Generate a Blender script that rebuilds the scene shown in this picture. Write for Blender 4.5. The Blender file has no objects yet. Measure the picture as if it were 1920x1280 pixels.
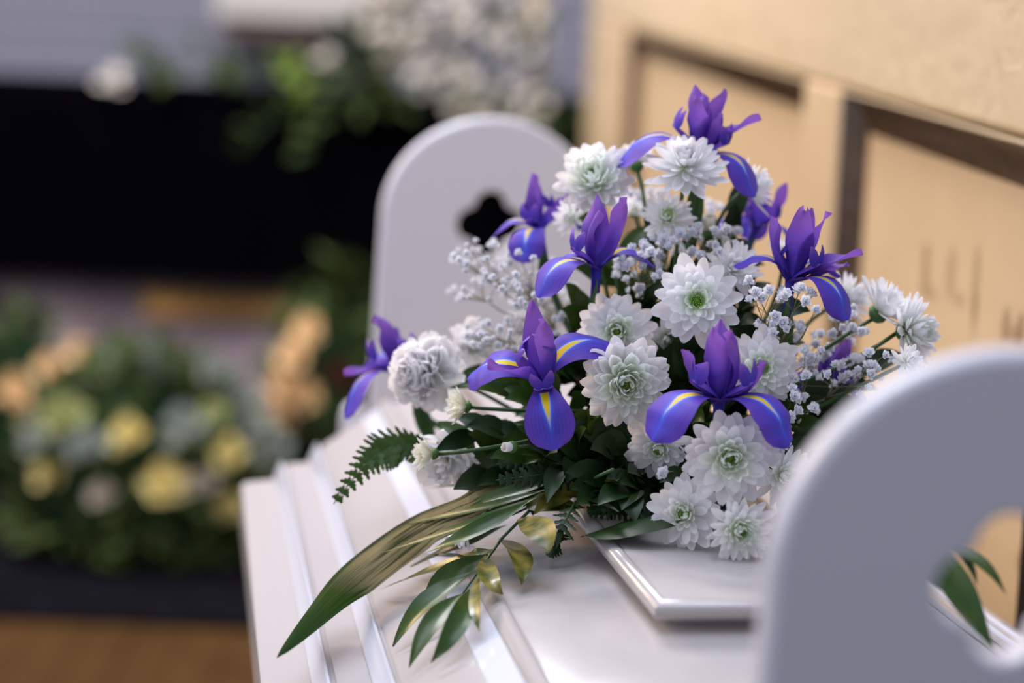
import bpy, math, random
from mathutils import Vector, Matrix, Quaternion, noise

# ------------------------------------------------------------------ camera, world, light, exposure
SC = bpy.context.scene
COL = SC.collection
FPX = 4533.0
PITCH, ROLL, CAM_H = math.radians(9.25), math.radians(2.4), 1.43
CAM = Vector((0, 0, CAM_H))
FW = Vector((0, math.cos(PITCH), -math.sin(PITCH)))
_U0 = Vector((0, math.sin(PITCH), math.cos(PITCH)))
_R0 = Vector((1, 0, 0))
RT = _R0 * math.cos(ROLL) + _U0 * math.sin(ROLL)
UP = -_R0 * math.sin(ROLL) + _U0 * math.cos(ROLL)
cam_data = bpy.data.cameras.new('camera')
cam = bpy.data.objects.new('camera', cam_data)
COL.objects.link(cam)
cam.matrix_world = Matrix.Translation(CAM) @ Matrix((RT, UP, -FW)).transposed().to_4x4()
cam_data.sensor_width = 36.0
cam_data.lens = FPX * 36.0 / 1920.0
cam_data.clip_start = 0.05
cam_data.dof.use_dof = True
cam_data.dof.focus_distance = 2.02
cam_data.dof.aperture_fstop = 2.15
SC.camera = cam

SC.view_settings.view_transform = 'Standard'
SC.view_settings.look = 'None'
SC.view_settings.exposure = 0.0
SC.view_settings.gamma = 1.0
SC.view_settings.use_curve_mapping = False

world = bpy.data.worlds.new('chapel_ambient')
SC.world = world
world.use_nodes = True
world.node_tree.nodes['Background'].inputs[0].default_value = (0.72, 0.77, 0.97, 1)
world.node_tree.nodes['Background'].inputs[1].default_value = 0.55


def area_light(name, loc, target, size, size_y, energy, color):
    l = bpy.data.lights.new(name, 'AREA')
    l.shape = 'RECTANGLE'
    l.size, l.size_y = size, size_y
    l.energy = energy
    l.color = color
    o = bpy.data.objects.new(name, l)
    COL.objects.link(o)
    o.location = loc
    o.rotation_euler = (Vector(target) - Vector(loc)).to_track_quat('-Z', 'Y').to_euler()
    return o


# cool daylight from a tall window above, low warm evening light from the far left
area_light('roof_window_light', (-0.4, 1.95, 3.9), (0.05, 2.1, 0.9), 2.2, 1.6, 64, (0.74, 0.83, 1.0))
area_light('left_fill_light', (-2.6, 1.2, 1.9), (0.0, 2.2, 1.05), 1.5, 1.5, 28, (0.82, 0.89, 1.0))  # added fill to brighten the bouquet, not a known window
area_light('far_fill_light', (-1.4, 5.0, 4.4), (-0.9, 6.2, 0.4), 2.2, 1.2, 330, (0.97, 0.95, 1.0))  # added fill to lift the far background, no window known there
area_light('evening_window_light', (-3.0, 4.6, 3.0), (0.2, 2.4, 1.0), 0.9, 1.2, 108, (1.0, 0.68, 0.40))


# ------------------------------------------------------------------ placing
def P(px, py, Z):
    return CAM + (FW + RT * ((px - 960) / FPX) + UP * ((640 - py) / FPX)) * Z


def ray(px, py):
    return FW + RT * ((px - 960) / FPX) + UP * ((640 - py) / FPX)


def on_z(px, py, z):
    d = ray(px, py)
    return CAM + d * ((z - CAM_H) / d.z)


def on_y(px, py, y):
    d = ray(px, py)
    return CAM + d * (y / d.y)


# the coffin's own frame: u across, v along (away from the camera)
AX = Vector((-0.1793, 0.9838, 0)).normalized()
NX = Vector((AX.y, -AX.x, 0))
ORG = Vector((0.265, 1.3338, 0))


def W(u, v, z):
    return ORG + NX * u + AX * v + Vector((0, 0, z))


AXROT = math.atan2(-AX.x, AX.y)
ZT = 0.95


# ------------------------------------------------------------------ mesh helpers
class MB:
    def __init__(s):
        s.v, s.f, s.uv = [], [], []

    def add(s, vs, fs, uvs=None):
        b = len(s.v)
        s.v += [tuple(x) for x in vs]
        s.f += [tuple(b + i for i in f) for f in fs]
        s.uv += list(uvs) if uvs else [(0.0, 0.0)] * len(vs)

    def box(s, lo, hi, M=None):
        vs = [Vector((x, y, z)) for x in (lo[0], hi[0]) for y in (lo[1], hi[1]) for z in (lo[2], hi[2])]
        if M is not None:
            vs = [M @ v for v in vs]
        s.add(vs, [(0, 1, 3, 2), (4, 6, 7, 5), (0, 4, 5, 1), (2, 3, 7, 6), (0, 2, 6, 4), (1, 5, 7, 3)])

    def tube(s, pts, r0, r1=None, n=6, caps=True):
        pts = [Vector(p) for p in pts]
        r1 = r0 if r1 is None else r1
        m = len(pts)
        vs, ref = [], None
        for i, p in enumerate(pts):
            t = (pts[min(i + 1, m - 1)] - pts[max(i - 1, 0)])
            t = t.normalized() if t.length > 1e-9 else Vector((0, 0, 1))
            if ref is None:
                ref = t.orthogonal().normalized()
            ref = (ref - t * ref.dot(t))
            ref = ref.normalized() if ref.length > 1e-6 else t.orthogonal().normalized()
            bi = t.cross(ref)
            r = r0 + (r1 - r0) * i / max(1, m - 1)
            for k in range(n):
                a = 2 * math.pi * k / n
                vs.append(p + (ref * math.cos(a) + bi * math.sin(a)) * r)
        fs = [(i * n + k, i * n + (k + 1) % n, (i + 1) * n + (k + 1) % n, (i + 1) * n + k)
              for i in range(m - 1) for k in range(n)]
        if caps:
            fs += [tuple(range(n))[::-1], tuple((m - 1) * n + k for k in range(n))]
        s.add(vs, fs)

    def lathe(s, prof, M=None, n=10):
        vs, fs = [], []
        for r, z in prof:
            for k in range(n):
                a = 2 * math.pi * k / n
                v = Vector((r * math.cos(a), r * math.sin(a), z))
                vs.append(M @ v if M is not None else v)
        for i in range(len(prof) - 1):
            for k in range(n):
                fs.append((i * n + k, i * n + (k + 1) % n, (i + 1) * n + (k + 1) % n, (i + 1) * n + k))
        fs += [tuple(range(n))[::-1], tuple((len(prof) - 1) * n + k for k in range(n))]
        s.add(vs, fs)

    def merge(s, me_data, M):
        vs, fs, uvs = me_data
        s.add([M @ Vector(v) for v in vs], fs, uvs)

    def mesh(s, name, mat=None, smooth=True, sharp=None):
        me = bpy.data.meshes.new(name)
        me.from_pydata(s.v, [], s.f)
        uvl = me.uv_layers.new(name='UVMap')
        li = [0] * len(me.loops)
        me.loops.foreach_get('vertex_index', li)
        flat = []
        for i in li:
            flat += s.uv[i]
        uvl.data.foreach_set('uv', flat)
        me.polygons.foreach_set('use_smooth', [smooth] * len(me.polygons))
        if sharp is not None:
            me.set_sharp_from_angle(angle=math.radians(sharp))
        if mat:
            me.materials.append(mat)
        me.update()
        return me

    def obj(s, name, mat, parent=None, loc=None, smooth=True, sharp=None):
        """vertices in world coordinates; re-based on the parent's (or own) location"""
        base = world_loc(parent) if parent else (Vector(loc) if loc is not None else Vector((0, 0, 0)))
        if base.length:
            s.v = [(x - base.x, y - base.y, z - base.z) for x, y, z in s.v]
        o = bpy.data.objects.new(name, s.mesh(name, mat, smooth, sharp))
        COL.objects.link(o)
        if parent:
            o.parent = parent
        else:
            o.location = base
        return o


def world_loc(o):
    v = Vector((0, 0, 0))
    while o is not None:
        v += o.location
        o = o.parent
    return v


def link(name, me, parent, M):
    o = bpy.data.objects.new(name, me)
    COL.objects.link(o)
    o.parent = parent
    o.matrix_basis = M
    return o


def thing(name, label, cat, loc, group=None):
    o = bpy.data.objects.new(name, None)
    o.empty_display_size = 0.02
    COL.objects.link(o)
    o.location = loc
    return tag(o, label, cat, group)


def tag(o, label, cat, group=None):
    o['label'] = label
    o['category'] = cat
    if group:
        o['group'] = group
    return o


def structure(o, label=None):
    o['kind'] = 'structure'
    if label:
        o['label'] = label
    return o


def frame(zdir, xhint=(0, 0, 1), spin=0.0):
    """rotation whose Z is zdir; X leans to xhint, turned by spin"""
    z = Vector(zdir).normalized()
    x = Vector(xhint)
    x = x - z * x.dot(z)
    if x.length < 1e-5:
        x = z.orthogonal()
    x.normalize()
    y = z.cross(x)
    M = Matrix((x, y, z)).transposed()
    return M @ Matrix.Rotation(spin, 3, 'Z')


def bez(a, b, c, n):
    return [a * (1 - t) ** 2 + b * 2 * t * (1 - t) + c * t * t for t in [i / n for i in range(n + 1)]]


# ------------------------------------------------------------------ materials
def mat(name, color, rough=0.5, spec=0.5, trans=0.0, coat=0.0, bump=None, vary=None, grad=None, metal=0.0):
    m = bpy.data.materials.new(name)
    m.use_nodes = True
    nt = m.node_tree
    b = nt.nodes['Principled BSDF']
    b.inputs['Base Color'].default_value = (*color, 1)
    b.inputs['Roughness'].default_value = rough
    b.inputs['Specular IOR Level'].default_value = spec
    b.inputs['Metallic'].default_value = metal
    b.inputs['Coat Weight'].default_value = coat
    b.inputs['Coat Roughness'].default_value = 0.08
    csock = None
    if vary:
        col2, scale = vary
        tc = nt.nodes.new('ShaderNodeTexCoord')
        nz = nt.nodes.new('ShaderNodeTexNoise')
        nz.inputs['Scale'].default_value = scale
        nz.inputs['Detail'].default_value = 4
        nt.links.new(tc.outputs['Object'], nz.inputs['Vector'])
        rp = nt.nodes.new('ShaderNodeValToRGB')
        rp.color_ramp.elements[0].position = 0.35
        rp.color_ramp.elements[1].position = 0.65
        rp.color_ramp.elements[0].color = (*color, 1)
        rp.color_ramp.elements[1].color = (*col2, 1)
        nt.links.new(nz.outputs['Fac'], rp.inputs['Fac'])
        csock = rp.outputs['Color']
    if grad:   # colour along the petal (u of the UV map)
        uvn = nt.nodes.new('ShaderNodeUVMap')
        sp = nt.nodes.new('ShaderNodeSeparateXYZ')
        nt.links.new(uvn.outputs['UV'], sp.inputs['Vector'])
        rp = nt.nodes.new('ShaderNodeValToRGB')
        els = rp.color_ramp.elements
        els[0].position, els[0].color = grad[0][0], (*grad[0][1], 1)
        els[1].position, els[1].color = grad[-1][0], (*grad[-1][1], 1)
        for p, c in grad[1:-1]:
            e = els.new(p)
            e.color = (*c, 1)
        nt.links.new(sp.outputs['X'], rp.inputs['Fac'])
        csock = rp.outputs['Color']
    if csock:
        nt.links.new(csock, b.inputs['Base Color'])
    if bump:
        strength, scale = bump
        tc = nt.nodes.new('ShaderNodeTexCoord')
        nz = nt.nodes.new('ShaderNodeTexNoise')
        nz.inputs['Scale'].default_value = scale
        nz.inputs['Detail'].default_value = 5
        nt.links.new(tc.outputs['Object'], nz.inputs['Vector'])
        bp = nt.nodes.new('ShaderNodeBump')
        bp.inputs['Strength'].default_value = strength
        bp.inputs['Distance'].default_value = 0.01
        nt.links.new(nz.outputs['Fac'], bp.inputs['Height'])
        nt.links.new(bp.outputs['Normal'], b.inputs['Normal'])
    if trans > 0:
        tr = nt.nodes.new('ShaderNodeBsdfTranslucent')
        tr.inputs['Color'].default_value = (*color, 1)
        if csock:
            nt.links.new(csock, tr.inputs['Color'])
        mx = nt.nodes.new('ShaderNodeMixShader')
        mx.inputs['Fac'].default_value = trans
        nt.links.new(b.outputs['BSDF'], mx.inputs[1])
        nt.links.new(tr.outputs['BSDF'], mx.inputs[2])
        nt.links.new(mx.outputs['Shader'], nt.nodes['Material Output'].inputs['Surface'])
    return m


def math_node(nt, op, a, b=None, c=None):
    n = nt.nodes.new('ShaderNodeMath')
    n.operation = op
    for i, x in enumerate((a, b, c)):
        if x is None:
            continue
        if isinstance(x, (int, float)):
            n.inputs[i].default_value = x
        else:
            nt.links.new(x, n.inputs[i])
    return n.outputs[0]


def mix_col(nt, fac, a, b):
    n = nt.nodes.new('ShaderNodeMix')
    n.data_type = 'RGBA'
    for i, x in ((0, fac), (6, a), (7, b)):
        if isinstance(x, tuple):
            n.inputs[i].default_value = (*x, 1)
        elif isinstance(x, (int, float)):
            n.inputs[i].default_value = x
        else:
            nt.links.new(x, n.inputs[i])
    return n.outputs[2]


def iris_fall_material():
    m = mat('iris_fall', (0.05, 0.03, 0.36), 0.55, 0.25)
    nt = m.node_tree
    b = nt.nodes['Principled BSDF']
    uvn = nt.nodes.new('ShaderNodeUVMap')
    sp = nt.nodes.new('ShaderNodeSeparateXYZ')
    nt.links.new(uvn.outputs['UV'], sp.inputs['Vector'])
    s, t = sp.outputs['X'], sp.outputs['Y']          # t is 0..1 across
    c = math_node(nt, 'ABSOLUTE', math_node(nt, 'SUBTRACT', t, 0.5))
    # veins fanning along the blade
    vein = math_node(nt, 'ABSOLUTE', math_node(nt, 'SINE', math_node(nt, 'MULTIPLY', t, 42.0)))
    edge = math_node(nt, 'MULTIPLY', c, 1.7)
    col = mix_col(nt, edge, (0.075, 0.065, 0.58), (0.145, 0.050, 0.40))
    col = mix_col(nt, math_node(nt, 'MULTIPLY', math_node(nt, 'SUBTRACT', 1.0, vein), 0.22), col, (0.03, 0.015, 0.22))
    haft = math_node(nt, 'LESS_THAN', s, 0.25)
    col = mix_col(nt, math_node(nt, 'MULTIPLY', haft, 0.6), col, (0.14, 0.05, 0.30))
    # the yellow signal: a tongue from s=.30 to s=.74 narrowing to the tip, haloed white then bright blue
    wid = math_node(nt, 'MULTIPLY', math_node(nt, 'SUBTRACT', 0.78, s), 0.36)
    start = math_node(nt, 'GREATER_THAN', s, 0.26)

    def region(extra, soft):
        d = math_node(nt, 'SUBTRACT', math_node(nt, 'ADD', wid, extra), c)
        n = nt.nodes.new('ShaderNodeMapRange')
        n.interpolation_type = 'SMOOTHSTEP'
        n.inputs['From Min'].default_value = 0.0
        n.inputs['From Max'].default_value = soft
        nt.links.new(d, n.inputs['Value'])
        return math_node(nt, 'MULTIPLY', n.outputs['Result'], start)
    col = mix_col(nt, math_node(nt, 'MULTIPLY', region(0.10, 0.12), 0.8), col, (0.07, 0.13, 0.75))
    col = mix_col(nt, math_node(nt, 'MULTIPLY', region(0.012, 0.06), 0.75), col, (0.62, 0.70, 0.85))
    col = mix_col(nt, region(-0.03, 0.025), col, (0.86, 0.58, 0.01))
    nt.links.new(col, b.inputs['Base Color'])
    tr = nt.nodes.new('ShaderNodeBsdfTranslucent')
    nt.links.new(col, tr.inputs['Color'])
    mx = nt.nodes.new('ShaderNodeMixShader')
    mx.inputs['Fac'].default_value = 0.25
    nt.links.new(b.outputs['BSDF'], mx.inputs[1])
    nt.links.new(tr.outputs['BSDF'], mx.inputs[2])
    nt.links.new(mx.outputs['Shader'], nt.nodes['Material Output'].inputs['Surface'])
    return m


def gold_material(name, base, brown_marks=None):
    m = mat(name, base, 0.34, 0.5, bump=(0.35, 9.0), coat=0.25)
    nt = m.node_tree
    b = nt.nodes['Principled BSDF']
    tc = nt.nodes.new('ShaderNodeTexCoord')
    nz = nt.nodes.new('ShaderNodeTexNoise')
    nz.inputs['Scale'].default_value = 5.0
    nt.links.new(tc.outputs['Object'], nz.inputs['Vector'])
    col = mix_col(nt, math_node(nt, 'MULTIPLY', nz.outputs['Fac'], 0.35), base, tuple(x * 0.8 for x in base))
    if brown_marks:
        sp = nt.nodes.new('ShaderNodeSeparateXYZ')
        nt.links.new(tc.outputs['Object'], sp.inputs['Vector'])
        nz2 = nt.nodes.new('ShaderNodeTexNoise')
        nz2.inputs['Scale'].default_value = 40.0
        nt.links.new(tc.outputs['Object'], nz2.inputs['Vector'])
        wob = math_node(nt, 'MULTIPLY', math_node(nt, 'SUBTRACT', nz2.outputs['Fac'], 0.5), 1.1)
        for (sx, sz, rx, rz, k) in brown_marks:
            dx = math_node(nt, 'DIVIDE', math_node(nt, 'SUBTRACT', sp.outputs['X'], sx), rx)
            dz = math_node(nt, 'DIVIDE', math_node(nt, 'SUBTRACT', sp.outputs['Z'], sz), rz)
            d2 = math_node(nt, 'ADD', math_node(nt, 'MULTIPLY', dx, dx), math_node(nt, 'MULTIPLY', dz, dz))
            n = nt.nodes.new('ShaderNodeMapRange')
            n.interpolation_type = 'SMOOTHSTEP'
            n.inputs['From Min'].default_value = 1.3
            n.inputs['From Max'].default_value = 0.3
            nt.links.new(math_node(nt, 'ADD', d2, wob), n.inputs['Value'])
            col = mix_col(nt, math_node(nt, 'MULTIPLY', n.outputs['Result'], k), col, (0.16, 0.07, 0.02))
    nt.links.new(col, b.inputs['Base Color'])
    return m


M = {}
M['lacquer'] = mat('ivory_lacquer', (0.46, 0.418, 0.402), 0.15, 0.35, coat=0.15)
M['highlight'] = mat('painted_highlight_lacquer', (0.62, 0.63, 0.70), 0.14, 0.4, coat=0.2)  # paler copy of the lid lacquer, carries its cool highlights
M['board'] = mat('white_paint', (0.635, 0.615, 0.655), 0.34, 0.4)
M['petal'] = mat('white_petal', (0.86, 0.84, 0.85), 0.55, 0.2, trans=0.42,
                 grad=[(0.0, (0.66, 0.78, 0.48)), (0.20, (0.88, 0.90, 0.84)), (0.5, (0.93, 0.92, 0.92)), (1.0, (0.94, 0.91, 0.91))])
M['petal_cream'] = mat('cream_petal', (0.82, 0.78, 0.66), 0.55, 0.2, trans=0.32,
                       grad=[(0.0, (0.60, 0.66, 0.25)), (0.35, (0.83, 0.80, 0.62)), (1.0, (0.86, 0.84, 0.76))])
M['petal_inner'] = mat('inner_petal', (0.80, 0.85, 0.74), 0.55, 0.2, trans=0.48,
                       grad=[(0.0, (0.62, 0.82, 0.34)), (0.35, (0.88, 0.93, 0.80)), (1.0, (0.94, 0.94, 0.92))])
M['green_eye'] = mat('green_disc_floret', (0.40, 0.70, 0.06), 0.5, 0.2, trans=0.3,
                     grad=[(0.0, (0.10, 0.30, 0.01)), (0.5, (0.38, 0.72, 0.04)), (1.0, (0.66, 0.90, 0.22))])
M['fall'] = iris_fall_material()
M['standard'] = mat('iris_standard', (0.13, 0.05, 0.40), 0.55, 0.25, trans=0.4,
                    grad=[(0.0, (0.05, 0.035, 0.36)), (0.4, (0.13, 0.055, 0.44)), (1.0, (0.34, 0.14, 0.55))])
M['style'] = mat('iris_style', (0.10, 0.04, 0.36), 0.55, 0.25, trans=0.25,
                 grad=[(0.0, (0.06, 0.04, 0.40)), (0.6, (0.13, 0.055, 0.46)), (1.0, (0.30, 0.13, 0.52))])
M['lilac_fall'] = M['fall']
M['stem'] = mat('green_stem', (0.035, 0.085, 0.018), 0.5, 0.4)
M['sepal'] = mat('green_sepal', (0.05, 0.13, 0.025), 0.5, 0.4)
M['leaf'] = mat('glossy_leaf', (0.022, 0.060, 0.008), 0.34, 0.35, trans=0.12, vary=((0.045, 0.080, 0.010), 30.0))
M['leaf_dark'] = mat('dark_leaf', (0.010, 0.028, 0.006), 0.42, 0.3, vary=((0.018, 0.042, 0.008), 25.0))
M['leaf_ol'] = mat('olive_leaf', (0.050, 0.070, 0.008), 0.30, 0.45, trans=0.12, vary=((0.26, 0.21, 0.04), 60.0))
M['palm'] = mat('palm_leaf', (0.03, 0.075, 0.012), 0.34, 0.4, trans=0.06,
                grad=[(0.0, (0.02, 0.045, 0.01)), (0.62, (0.045, 0.075, 0.014)), (0.8, (0.025, 0.08, 0.010)), (1.0, (0.015, 0.05, 0.008))])


def palm_sheen(m):
    # reflected gold sheen, painted as pale streaks along the middle of the blade
    nt = m.node_tree
    b = nt.nodes['Principled BSDF']
    base = b.inputs['Base Color'].links[0].from_socket
    uvn = nt.nodes.new('ShaderNodeUVMap')
    sp = nt.nodes.new('ShaderNodeSeparateXYZ')
    nt.links.new(uvn.outputs['UV'], sp.inputs['Vector'])
    mp = nt.nodes.new('ShaderNodeMapping')
    mp.inputs['Scale'].default_value = (3.0, 34.0, 1.0)
    nt.links.new(uvn.outputs['UV'], mp.inputs['Vector'])
    nz = nt.nodes.new('ShaderNodeTexNoise')
    nz.inputs['Scale'].default_value = 1.0
    nz.inputs['Detail'].default_value = 3
    nt.links.new(mp.outputs['Vector'], nz.inputs['Vector'])
    def ramp(x, a_, b_):
        n = nt.nodes.new('ShaderNodeMapRange')
        n.interpolation_type = 'SMOOTHSTEP'
        n.inputs['From Min'].default_value = a_
        n.inputs['From Max'].default_value = b_
        nt.links.new(x, n.inputs['Value'])
        return n.outputs['Result']
    band = math_node(nt, 'MULTIPLY', ramp(sp.outputs['X'], 0.06, 0.30), ramp(sp.outputs['X'], 0.80, 0.55))
    band = math_node(nt, 'MULTIPLY', band, ramp(sp.outputs['Y'], 0.98, 0.75))
    k = math_node(nt, 'MULTIPLY', band, ramp(nz.outputs['Fac'], 0.34, 0.54))
    col = mix_col(nt, k, base, (0.62, 0.49, 0.28))
    k2 = math_node(nt, 'MULTIPLY', ramp(sp.outputs['X'], 0.95, 0.6), ramp(nz.outputs['Fac'], 0.50, 0.62))
    col = mix_col(nt, math_node(nt, 'MULTIPLY', k2, 0.5), col, (0.30, 0.22, 0.04))
    nt.links.new(col, b.inputs['Base Color'])


palm_sheen(M['palm'])
M['fern'] = mat('fern_leaf', (0.032, 0.068, 0.007), 0.5, 0.2, trans=0.2)
M['gyp'] = mat('gypsophila_floret', (0.92, 0.92, 0.95), 0.6, 0.2, trans=0.3)
M['gyp_stem'] = mat('gypsophila_stem', (0.20, 0.18, 0.10), 0.6, 0.2)
M['foam'] = mat('floral_foam', (0.012, 0.03, 0.012), 0.9, 0.1, bump=(0.6, 60.0))
M['black_cloth'] = mat('black_cloth', (0.0012, 0.001, 0.0018), 0.95, 0.0)
M['lace'] = mat('black_lace', (0.010, 0.008, 0.009), 0.9, 0.1)
M['stone'] = mat('pale_stone', (0.32, 0.25, 0.285), 0.7, 0.2, vary=((0.36, 0.29, 0.32), 3.0))
M['wall'] = mat('white_wall_paint', (0.24, 0.235, 0.28), 0.6, 0.2, vary=((0.26, 0.25, 0.295), 2.0))
M['carpet'] = mat('dark_carpet', (0.004, 0.0035, 0.005), 0.95, 0.0, vary=((0.006, 0.006, 0.009), 12.0))
M['wood'] = mat('brown_wood', (0.055, 0.028, 0.007), 0.7, 0.08, vary=((0.042, 0.020, 0.005), 6.0))
M['warm_light'] = mat('painted_warm_light', (0.42, 0.24, 0.07), 0.45, 0.4, vary=((0.34, 0.18, 0.05), 8.0))  # warm glancing light put into the colour
M['amber'] = mat('amber_wax', (0.48, 0.30, 0.05), 0.5, 0.4)
M['rose'] = mat('cream_rose', (0.8, 0.72, 0.34), 0.6, 0.2, trans=0.2, grad=[(0.0, (0.75, 0.60, 0.08)), (1.0, (0.84, 0.76, 0.42))])
M['rose_green'] = mat('green_rose', (0.45, 0.50, 0.22), 0.6, 0.2, trans=0.2)
M['hydrangea'] = mat('grey_green_hydrangea', (0.34, 0.39, 0.36), 0.6, 0.2, trans=0.2)
M['peach'] = mat('peach_petal', (0.92, 0.70, 0.42), 0.6, 0.2, trans=0.25)
M['bg_white'] = mat('soft_white_petal', (0.72, 0.66, 0.58), 0.6, 0.2, trans=0.25)
M['bg_leaf'] = mat('backdrop_leaf', (0.030, 0.055, 0.016), 0.6, 0.15, trans=0.1, vary=((0.055, 0.08, 0.02), 20.0))
M['lime'] = mat('lime_leaf', (0.16, 0.24, 0.02), 0.45, 0.3, trans=0.2)
M['red_dark'] = mat('dark_red_petal', (0.10, 0.012, 0.01), 0.6, 0.2)
M['brown_stain'] = mat('brown_stain', (0.050, 0.026, 0.011), 0.35, 0.4, coat=0.15, bump=(0.4, 30.0), vary=((0.075, 0.04, 0.018), 20.0))  # plain dark brown colour of the screen moulding
M['pot'] = mat('dark_pot', (0.012, 0.012, 0.014), 0.7, 0.2)

# ------------------------------------------------------------------ the setting
b = MB()
b.box((-6, -1.5, -0.05), (4, 12.0, 0.0))
fl = structure(b.obj('floor', M['wood'], smooth=False))
n = 0
for i in range(40):           # brown floor boards running away from the camera
    x0 = -1.95 + i * 0.1
    b = MB()
    b.box((x0 + 0.002, 3.2, 0.0), (x0 + 0.098, 4.86, 0.004 + 0.001 * (i % 3)))
    b.obj('floor_plank', M['wood'], fl, smooth=False)
b = MB()
b.box((-6, 4.88, 0.0), (0.1, 9.15, 0.012))
tag(b.obj('carpet', M['carpet'], smooth=False), 'dark blue-black carpet under the draped table and the blurred bouquets', 'carpet')

b = MB()
b.box((-6, 9.2, 0.0), (4, 9.35, 5.4))
wb = structure(b.obj('wall_back', M['wall'], smooth=False))
z = 0.0
k = 0
while z < 3.0:                # painted boards lying one above the other
    b = MB()
    d = 0.028 if k % 2 else 0.02
    b.box((-5.0, 9.2 - d, z + 0.004), (3.6, 9.2, z + 0.092))
    b.obj('plank', M['wall'], wb, smooth=False)
    z += 0.096
    k += 1


# ------------------------------------------------------------------ black draped table and its plinth, far left
def ground(px, py, y):
    return on_y(px, py, y)


YB = 7.0
plinth = thing('stone_plinth', 'pale mauve stone plinth under the black lace-edged cloth', 'plinth', (-0.8, YB + 0.45, 0.012))
b = MB()
b.box((-2.0, YB + 0.06, 0.012), (0.55, YB + 0.85, 0.92))
b.obj('block', M['stone'], plinth, smooth=False)
b = MB()
pa, pb = on_y(265, 578, YB), on_y(640, 590, YB)
b.box((pa.x, YB + 0.02, pa.z - 0.022), (pb.x + 0.25, YB + 0.06, pa.z + 0.045))
o = b.obj('warm_light_strip', M['warm_light'], plinth, smooth=False)  # painted strip for warm light glancing along the plinth
o['label'] = 'strip of painted warm glancing light'

# cloth: a draped sheet with folds and a scalloped lace hem
ztop_l = 0.978
b = MB()
nx, nz_ = 160, 14
x0, x1 = -2.05, 0.62
vs, fs = [], []
rows = [(0.60, 0.0), (0.0, 0.0)] + [(-0.02, -0.545 * (j / nz_)) for j in range(1, nz_ + 1)]
for j, (dy, dz) in enumerate(rows):
    for i in range(nx + 1):
        x = x0 + (x1 - x0) * i / nx
        fold = 0.018 * math.sin(x * 17 + 0.6 * math.sin(x * 5)) * min(1.0, -dz / 0.2) if dz < 0 else 0
        vs.append((x, YB + dy + fold - 0.01, ztop_l + dz))
for j in range(len(rows) - 1):
    for i in range(nx):
        q = j * (nx + 1) + i
        fs.append((q, q + 1, q + nx + 2, q + nx + 1))
b.add(vs, fs)
cl = b.obj('tablecloth', M['black_cloth'], loc=(0, YB, ztop_l))
tag(cl, 'plain black cloth hanging over the plinth with a scalloped lace hem', 'cloth')
for i in range(44):           # lace scallops with openings between
    xa = x0 + (x1 - x0) * i / 44
    w = (x1 - x0) / 44
    b = MB()
    pts, zb = [], ztop_l - 0.545
    for q in range(9):
        a = math.pi * q / 8
        pts.append((xa + w / 2 - math.cos(a) * w * 0.5, zb - math.sin(a) * 0.035))
    vs = []
    for (xx, zz) in pts:
        fold = 0.018 * math.sin(xx * 17 + 0.6 * math.sin(xx * 5))
        vs.append((xx, YB - 0.03 + fold, zz))
        vs.append((xa + w / 2 + (xx - xa - w / 2) * 0.45, YB - 0.03 + fold, zb + (zz - zb) * 0.45))
    b.add(vs, [(2 * q, 2 * q + 2, 2 * q + 3, 2 * q + 1) for q in range(8)])
    b.obj('lace_scallop', M['lace'], cl)

# white box with a brown box beneath, at the far wall
wbx = thing('wall_shelf', 'pinkish white shelf box with brown underside on the far wall', 'shelf', (-0.9, 9.1, 1.2))
pa, pb = on_y(405, 30, 8.9), on_y(690, 30, 8.9)
b = MB()
b.box((pa.x, 8.85, pa.z), (pb.x, 9.17, pa.z + 0.28))
b.obj('box', M['bg_white'], wbx, smooth=False)
pc = on_y(440, 72, 8.9)
b = MB()
b.box((pa.x + 0.03, 8.90, pc.z), (pb.x - 0.18, 9.17, pa.z - 0.002))
o = b.obj('under_block', mat('brown_block', (0.12, 0.075, 0.05), 0.6), wbx, smooth=False)
o['label'] = 'brown box under the white one'


# ------------------------------------------------------------------ panelled gold-cream screen on the right
_b = P(1920, 260, 2.40)
_a = on_z(1170, 48, _b.z)
SD = (_b - _a).normalized()                # towards the camera
SNRM = Vector((-SD.y, SD.x, 0)).normalized()
if SNRM.x > 0:
    SNRM = -SNRM                           # faces the coffin (left)


def scr(px, py):
    d = ray(px, py)
    t = (_a - CAM).dot(SNRM) / d.dot(SNRM)
    w = CAM + d * t
    return (w - _a).dot(SD), w.z


s_left = scr(1102, 150)[0]
s_stile = scr(1170, 150)[0]
s_m0, s_m1 = scr(1502, 250)[0], scr(1570, 250)[0]
s_end = scr(1920, 300)[0] + 0.075
z_rail = _b.z
SROT = math.atan2(SD.y, SD.x)
MS = Matrix.Translation((_a.x, _a.y, 0)) @ Matrix.Rotation(SROT, 4, 'Z')
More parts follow.
